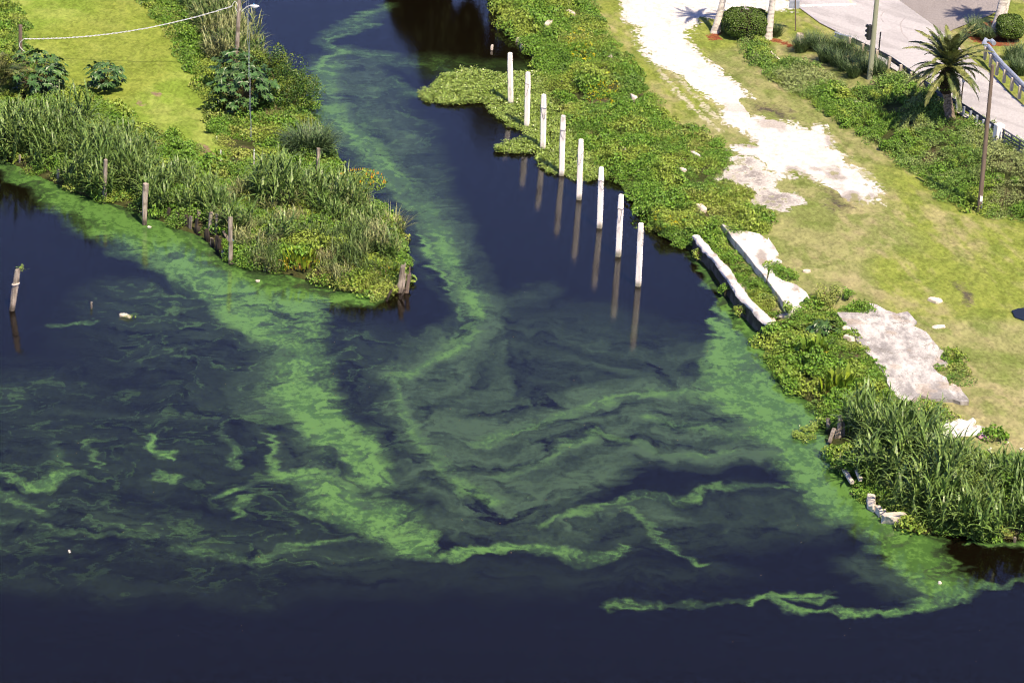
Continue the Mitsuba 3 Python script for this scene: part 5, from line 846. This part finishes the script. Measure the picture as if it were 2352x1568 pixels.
put(k, cat(fl), 'flower_orange', tw=mat4((*BU[4], z)), part='flower_spikes'); labels[k + '__flower_spikes'] = {'label': 'orange flower spikes', 'kind': 'stuff'}
bush('round_shrub', 'fine leaved olive shrub at the end of the point', *BU[5], (1.3, 1.5, 1.0), 'dark_leaf', 6, 2200, .08, .05, clumps=26)
bush('round_shrub', 'feathery twig shrub leaning over the water above the broken timbers', *BU[6], (.7, .8, .6), 'vine_leaf', 7, 700, .08, .045)
bush('round_shrub', 'leafy shrub growing over the end of the long concrete strip', *BU[7], (1.0, 1.2, .9), 'vine_leaf', 8, 1300, .11, .08)
bush('round_shrub', 'small shrub at the edge of the lawn beside the concrete strip shrub', *BU[8], (.5, .6, .5), 'weed_leaf', 9, 500, .11, .07)
bush('round_shrub', 'rounded bank shrub with yellow flowers over the water above the bulkhead', *BU[9], (1.2, 1.6, .8), 'weed_leaf', 10, 1700, .12, .08, clumps=20)
bush('round_shrub', 'rounded bank shrub at the bend below the hyacinth mat', *BU[10], (.9, 1.5, .7), 'weed_leaf', 11, 1300, .12, .08, clumps=18)
bush('round_shrub', 'bright broad shrub at the lower right picture edge behind the cane', *BU[12], (1.4, 1.8, .9), 'weed_leaf', 12, 1700, .13, .09, clumps=20)
for i, (x, y) in enumerate([(10.9,7.66),(11.08,5.11),(12.57,-0.51),(13.27,-3.64),(10.66,8.55)]):
    bush('wall_shrub', ['leafy shrub growing against the water face of the bulkhead near its top', 'second shrub on the water face of the bulkhead', 'small shrub two thirds down the bulkhead face', 'shrub at the lower end of the bulkhead face', 'shrub at the upper corner of the bulkhead'][i], x - .25, y, (.45, .55, .42), 'weed_leaf', 20 + i, 330, .11, .08, z=.25, clumps=9)
# feathery palm-like shrub at the left edge
def frond(seed, L, e0, droop, mat_leaf, n=34, lw=.028, ll=.42, rw=.03, vee=.5):
    """a pinnate frond along +x: returns rachis and leaflets"""
    rng = np.random.default_rng(seed); t = np.linspace(0, 1, 12); ang = e0 - droop * t ** 1.3
    x = np.r_[0, np.cumsum(np.cos(ang[:-1]) * L / 11)]; z = np.r_[0, np.cumsum(np.sin(ang[:-1]) * L / 11)]
    r = tube(np.c_[x, 0 * x, z], rw * (1 - .8 * t), 4, False); s = np.linspace(.1, 1, n); B = np.c_[np.interp(s, t, x), 0 * s, np.interp(s, t, z)]; V, Fs, o = [], [], 0
    for sd in (-1, 1):
        l = ll * np.sin(np.clip(s * .86 + .16, 0, 1) * PI) ** .6 * rng.uniform(.85, 1.1, n); a = np.interp(s, t, ang); out = .95 - .45 * s
        d = np.stack([np.cos(a) * np.cos(out) - np.sin(a) * vee * .4, sd * np.sin(out), np.sin(a) * np.cos(out) + np.cos(a) * vee * .4 - .12], 1); d += rng.normal(size=d.shape) * .06; d /= np.linalg.norm(d, axis=1, keepdims=True)
        w = np.stack([np.cos(a), 0 * a, np.sin(a)], 1) * lw
        v = np.stack([B - w, B + w, B + d * l[:, None] * .6 + w, B + d * l[:, None] + [0, 0, -.05], B + d * l[:, None] * .6 - w], 1).reshape(-1, 3)
        i = np.arange(n)[:, None] * 5 + o; V.append(v); Fs += [i + [0, 1, 2], i + [0, 2, 4], i + [4, 2, 3]]; o += len(v)
    return cat([r, (np.vstack(V), np.vstack(Fs))])
def rotm(loc, az, s=1.0):
    m = trimesh.transformations.rotation_matrix(az, (0, 0, 1)); m[:3, :3] *= s; m[:3, 3] = loc; return T(m)
k = thing('feathery_palm', 'yellowish feathery palm clump at the left picture edge', 'palm'); x, y = BU[11]; z = float(gz(x, y))
AF = [ply(frond(400 + i, 2.5, 1.3 - .12 * i, 1.4, 'x', 28, .026, .46), 'palm_leaf') for i in range(5)]
rng = np.random.default_rng(2)
for i in range(48): put(k, dict(AF[i % 5]), None, tw=rotm((x + rng.normal() * .45, y + rng.normal() * .45, z + rng.uniform(.5, 1.9)), i * 2.4, rng.uniform(.8, 1.15)), part='frond')
# arching grass clumps, each a thing
def clump(label, x, y, n, R, L, W, seed, mat='clump_leaf', name='grass_clump', group=None, curl=(.5, 1.9), tilt=(.05, .8), z=None):
    k = thing(name, label, 'grass clump', group); put(k, grass_tuft(seed, n, R, L, W, tilt, curl, 4), mat, tw=mat4((x, y, float(gz(x, y)) if z is None else z))); return k
(a, b) = [(-13.46,19.13),(-7.49,7.01)]
clump('big rounded clump of arching cane grass on the canal side of the point', *a, 800, 1.0, 2.3, .085, 1, 'clump_leaf', curl=(.6, 2.0)); EXCL.append((a[0], a[1] - .5, 1.2)); clump('pale bamboo like grass leaning out over the canal at the point', *b, 110, .5, 1.9, .05, 2, 'pale_reed_leaf', curl=(.4, 1.6))
OG = [(19.13,43.62,1.35),(19.95,44.51,1.35),(20.49,43.44,1.4),(20.65,41.18,1.5),(21.34,40.25,1.6),(21.83,38.81,1.7),(22.32,37.3,1.75),(22.93,40.64,1.8),(23.25,37.96,1.9),(23.84,37.9,1.95),(22.25,42.62,1.6),(21.55,43.31,1.5),(17.5,47.36,1.2),(23.98,36.82,2)]
for i, (x, y, z) in enumerate(OG):
    clump('ornamental grass clump beside the guardrail on the embankment' if i != 12 else 'ornamental grass clump in the red mulch under the left palm trunk', x, y, 330, .38, 1.45 if i != 12 else 1.2, .03, 30 + i, 'clump_leaf', 'ornamental_grass', 'ornamental grass clumps by the guardrail' if i != 12 else None, (.3, 1.2), (.05, .6))
OG2 = [(32.02,48.37,2),(32.52,47.27,2.05),(31.95,49.92,2),(33.72,42.4,2.3),(34.48,43.03,2.3),(33.7,39.63,2.4),(34,38.32,2.45),(34.74,40.79,2.4)]
for i, (x, y, z) in enumerate(OG2):
    clump('ornamental grass clump in the planting bed across the road, under the palm trunks' if i < 3 else 'ornamental grass clump behind the far guardrail', x, y, 330, .38, 1.3, .03, 50 + i, 'clump_leaf', 'ornamental_grass', 'ornamental grass across the road' if i < 3 else 'ornamental grass behind the far guardrail', (.3, 1.2), (.05, .6))
# hedge ball and shrub, dense clipped leaves
def hedge(label, x, y, rad, seed, z):
    rng = np.random.default_rng(seed); n = 9000; g = rng.normal(size=(n, 3)); g /= np.linalg.norm(g, axis=1, keepdims=True); ex = np.sign(g) * np.abs(g) ** .72
    c = ex * rad * (1 + .09 * (meshkit.fbm(g * 3.2 + seed, 3, seed)[:, None] - .5) * 2 + rng.normal(size=(n, 1)) * .02); c[:, 2] += rad[2] * .92
    k = thing('clipped_hedge', label, 'hedge'); put(k, trimesh.Trimesh(*leafquads(rng, c, .13, .09, .35, .55, g * 1.0), process=False), 'hedge_leaf', tw=mat4((x, y, z)), part='foliage')
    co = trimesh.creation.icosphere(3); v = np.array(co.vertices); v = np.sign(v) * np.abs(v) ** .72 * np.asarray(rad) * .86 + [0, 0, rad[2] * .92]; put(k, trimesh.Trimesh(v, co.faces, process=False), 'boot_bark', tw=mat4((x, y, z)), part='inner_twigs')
(a, b) = [(15.41,46.51,1.15),(34.17,46.88,2.1)]
hedge('rounded clipped dark green hedge between the pale palm trunks', a[0], a[1] + 1.0, np.array([1.62, 1.5, .95]), 1, 1.15); hedge('dark clipped hedge beside the palm trunks across the road', b[0], b[1] + .9, np.array([.95, 1.2, .75]), 2, 2.0)
# canna-like plants with big upright leaves, each leaf a part
def big_leaf(L, W, curve):
    t = np.linspace(0, 1, 7); w = W * np.sin(np.clip(t * .92 + .08, 0, 1) * PI) ** .7 / 2; a = .12 + curve * t ** 1.5; x = np.r_[0, np.cumsum(np.sin(a[:-1]) * L / 6)]; z = np.r_[0, np.cumsum(np.cos(a[:-1]) * L / 6)]
    v = np.stack([np.c_[x - .12 * w, w, z], np.c_[x, 0 * w, z], np.c_[x - .12 * w, -w, z]], 1).reshape(-1, 3); f = []
    for i in range(6):
        for j in (0, 1): b = i * 3 + j; f += [(b, b + 1, b + 4), (b, b + 4, b + 3)]
    return trimesh.Trimesh(v, np.array(f), process=False)
BL = {m: [ply(big_leaf(.85, .19, c), m, smooth=True) for c in (.5, 1.0, 1.6)] for m in ('canna_leaf', 'yellow_leaf', 'brown_leaf')}
def canna(label, x, y, R, H, n, seed, yel=.15, bro=.15, low=True):
    rng = np.random.default_rng(seed); k = thing('canna_plant', label, 'plant'); z = float(gz(x, y))
    for i in range(n):
        r = R * math.sqrt(rng.uniform()); a = rng.uniform(0, 2 * PI); u = rng.uniform(); m = 'yellow_leaf' if u < yel else 'brown_leaf' if u < yel + bro else 'canna_leaf'
        zz = z + (rng.uniform(0, .25) if m != 'canna_leaf' else rng.uniform(.0, .5) * H); sc = rng.uniform(.7, 1.2) * (H / 1.1 if m == 'canna_leaf' else .7)
        put(k, dict(BL[m][rng.integers(0, 2) if m == 'canna_leaf' else 2]), None, tw=rotm((x + r * math.cos(a), y + r * math.sin(a), zz), a + rng.normal() * .7, sc), part='leaf')
(a, b, c, d) = [(-12.61,-0.01),(-7.43,-1.36),(16.83,-10.83),(17.82,-14.99)]
canna('broad leaved plant with yellow and brown leaves at the left edge of the point', *a, 1.15, 1.1, 95, 1, .2, .2); canna('broad leaved plant with yellow leaves beside the broken dock timbers', *b, .75, 1.0, 60, 2, .25, .2)
canna('upper of two bright broad leaved plants on the right bank', *c, .65, 1.2, 60, 3, .12, .12); canna('lower of two bright broad leaved plants on the right bank, above the split pile', *d, .85, 1.25, 80, 4, .12, .14)
clump('pale drooping leaves over the fallen beam under the cane', *[(17.63,-24.45)][0], 40, .3, 1.1, .08, 77, 'pale_reed_leaf', curl=(.8, 2.2))
# palm beside the road
(px0, py0, pz0, ph, pl_), = [(27.93,26.87,2.1,3.82,-0.6)]
PALM = (px0, py0); k = thing('palm_tree', 'single feather palm with a thick dark boot and arching fronds by the guardrail', 'palm tree')
pz0 = float(gz(px0, py0)); H = 4.0
t = np.linspace(0, 1, 16); tr = tube(np.c_[px0 + (pl_ + .05) * t * .8, py0 + 0 * t, pz0 - .3 + (2.1) * t], .34 - .08 * t + .14 * (1 - t) ** 4, 16); v = np.array(tr.vertices); v[:, :2] += (.03 * np.sin(v[:, 2:3] * 38)) * ((v[:, :2] - [px0, py0]) / .3); put(k, trimesh.Trimesh(v, tr.faces, process=False), 'palm_bark', smooth=50, part='trunk')
cx0 = px0 + pl_ * .8
t = np.linspace(0, 1, 14); bt = tube(np.c_[cx0 + 0 * t, py0 + 0 * t, pz0 + 1.7 + 1.85 * t], .30 + .26 * np.sin(np.clip(t * 1.05, 0, 1) * PI) ** .8, 18); bt = rough(bt.subdivide().subdivide(), .07, 7, 3); put(k, bt, 'boot_bark', part='boot')
rng = np.random.default_rng(6); c = rng.normal(size=(140, 3)); c /= np.linalg.norm(c, axis=1, keepdims=True); c = c * [.6, .6, .75] + [cx0, py0, pz0 + 2.5]; put(k, trimesh.Trimesh(*leafquads(rng, c[c[:, 2] < pz0 + 3.0], .22, .13, .5, .7), process=False), 'weed_leaf', part='fern')
FR = [ply(frond(500 + i, 2.85, e, dr_, 'x', 46, .045, .46, .05), 'palm_leaf') for i, (e, dr_) in enumerate([(1.3, .8), (1.05, 1.0), (.8, 1.2), (.55, 1.3), (.3, 1.3), (.05, 1.15), (-.4, .9)])]
for i in range(46):
    lv = min(6, int((i / 46) ** 1.15 * 7)); put(k, dict(FR[lv]), None, tw=rotm((cx0, py0, pz0 + 3.55 - .05 * lv), i * 2.39996 + rng.normal() * .12, rng.uniform(.98, 1.22)), part='frond')
# tall palms whose crowns stand above the picture
def tall_palm(label, x, y, z, lean, H, seed, r=.24, fr=True):
    k = thing('tall_palm', label, 'palm tree'); t = np.linspace(0, 1, 14); rng = np.random.default_rng(seed)
    put(k, tube(np.c_[x + lean[0] * t, y + lean[1] * t, z - .2 + H * t], r * (1 - .35 * t) + .14 * (1 - t) ** 6, 12), 'pale_bark', smooth=50, part='trunk')
    F5 = [ply(frond(600 + seed * 9 + i, 2.3, e, 1.3, 'x', 26, .03, .45, .04), 'palm_leaf') for i, e in enumerate((1.2, .7, .2, -.3))]
    for i in range(26): put(k, dict(F5[min(3, i // 7)]), None, tw=rotm((x + lean[0], y + lean[1], z + H - .2), i * 2.4, rng.uniform(.85, 1.1)), part='frond')
(a, b, c, d) = [(13.3,47.94,1.15),(16.96,46.75,1.2),(33.45,49.35,2),(33.75,49.97,2)]
tall_palm('pale leaning palm trunk left of the clipped hedge', *a, (.9, .3), 5.6, 1); tall_palm('pale palm trunk right of the clipped hedge', *b, (.45, .4), 7.5, 2); tall_palm('thick pale palm trunk in the bed across the road', *c, (.75, .4), 6.4, 3, .34); tall_palm('second palm trunk close behind the thick one across the road', *d, (1.1, .8), 5.8, 4, .22)
for lab, q in (('red mulch bed around the left palm trunks', [(12.68,47.03),(13.81,48.26),(13.59,46.42),(12.96,46.06)]), ('red mulch under the ornamental grass by the tree stump', [(17.02,47.11),(17.91,46.5),(18.48,45.58),(18.68,44.35),(18.05,44.75),(17.42,45.91)]), ('red mulch edge of the planting bed across the road', [(31.25,49.28),(31.44,47.24),(32.06,46.58),(33.08,45.99),(34.26,46.2),(35.08,48.65),(34.67,53.31),(32.97,52.21),(31.9,50.96)])):
    gsheet('mulch_bed', lab, P(q), 'mulch', .05, .3, .3)
for lab, (x, y), r, h, m in (('pale chewed tree stump beside the red mulch', [(19.14,45.66)][0], .34, .75, 'rubble'), ('low dark rotten stump in the grass strip left of the ornamental grass', [(15.89,41.61)][0], .34, .4, 'dark_wood')):
    k = thing('tree_stump', lab, 'stump'); z = float(gz(x, y)); put(k, rough(jag_post(h, r, 77, (0, 0), -.2, .75, 1, .3), .06, 5, 4), m, smooth=40, tw=mat4((x, y, z)), part='trunk')
k = thing('old_kerb', 'short curved pale kerb lying in the slope grass', 'kerb'); c = np.array([(16.87,44.14),(17.19,42.94),(17.59,41.77),(18,40.86)]); put(k, tube(np.c_[c, gz(c[:, 0], c[:, 1]) + .12], .12, 6), 'rubble')
# trees beyond the top of the picture, seen as dark reflections in the canal
for i, (x, y, R, H) in enumerate([(-6.4, 66, 2.9, 10.2), (-2.9, 66, 3.8, 14.6), (-9.0, 70, 2.2, 8.5), (.9, 66, 3.3, 14.8)]):
    k = thing('canal_tree', ['left of the big dark trees mirrored in the canal', 'tallest dark tree mirrored in the canal near the hyacinth', 'rear dark tree mirrored in the canal beyond the picture', 'right dark tree beyond the picture above the canal bank'][i], 'tree')
    put(k, tube([(x, y, 0), (x + .2, y, H * .4), (x, y, H * .8)], [.4, .3, .12], 8), 'dark_bark', part='trunk')
    put(k, bush_mesh(900 + i, 9000, np.array([R, R, H * .48]), .42, .24, 44, .3, 1.02), 'forest_leaf', tw=mat4((x, y, 0)), part='crown')
k = thing('canal_pole', 'brown pole mirrored in the dark part of the canal', 'pole'); (x, y), = [(-6.29,70.83)]; put(k, tube([(x, y, -.5), (x + .15, y, 6.6)], [.16, .12], 10), 'grey_wood')

rng = np.random.default_rng(99); q = in_poly(rng, P([(-22, -50), (24, -46), (20, -14), (0, 0), (-24, -8)]), 90)
k = thing('floating_leaves', 'tiny pale leaves and flecks drifting on the lake', kind='stuff'); put(k, trimesh.Trimesh(*leafquads(rng, np.c_[q, np.full(len(q), .012)], .07, .04, 3, .2), process=False), 'brown_leaf')
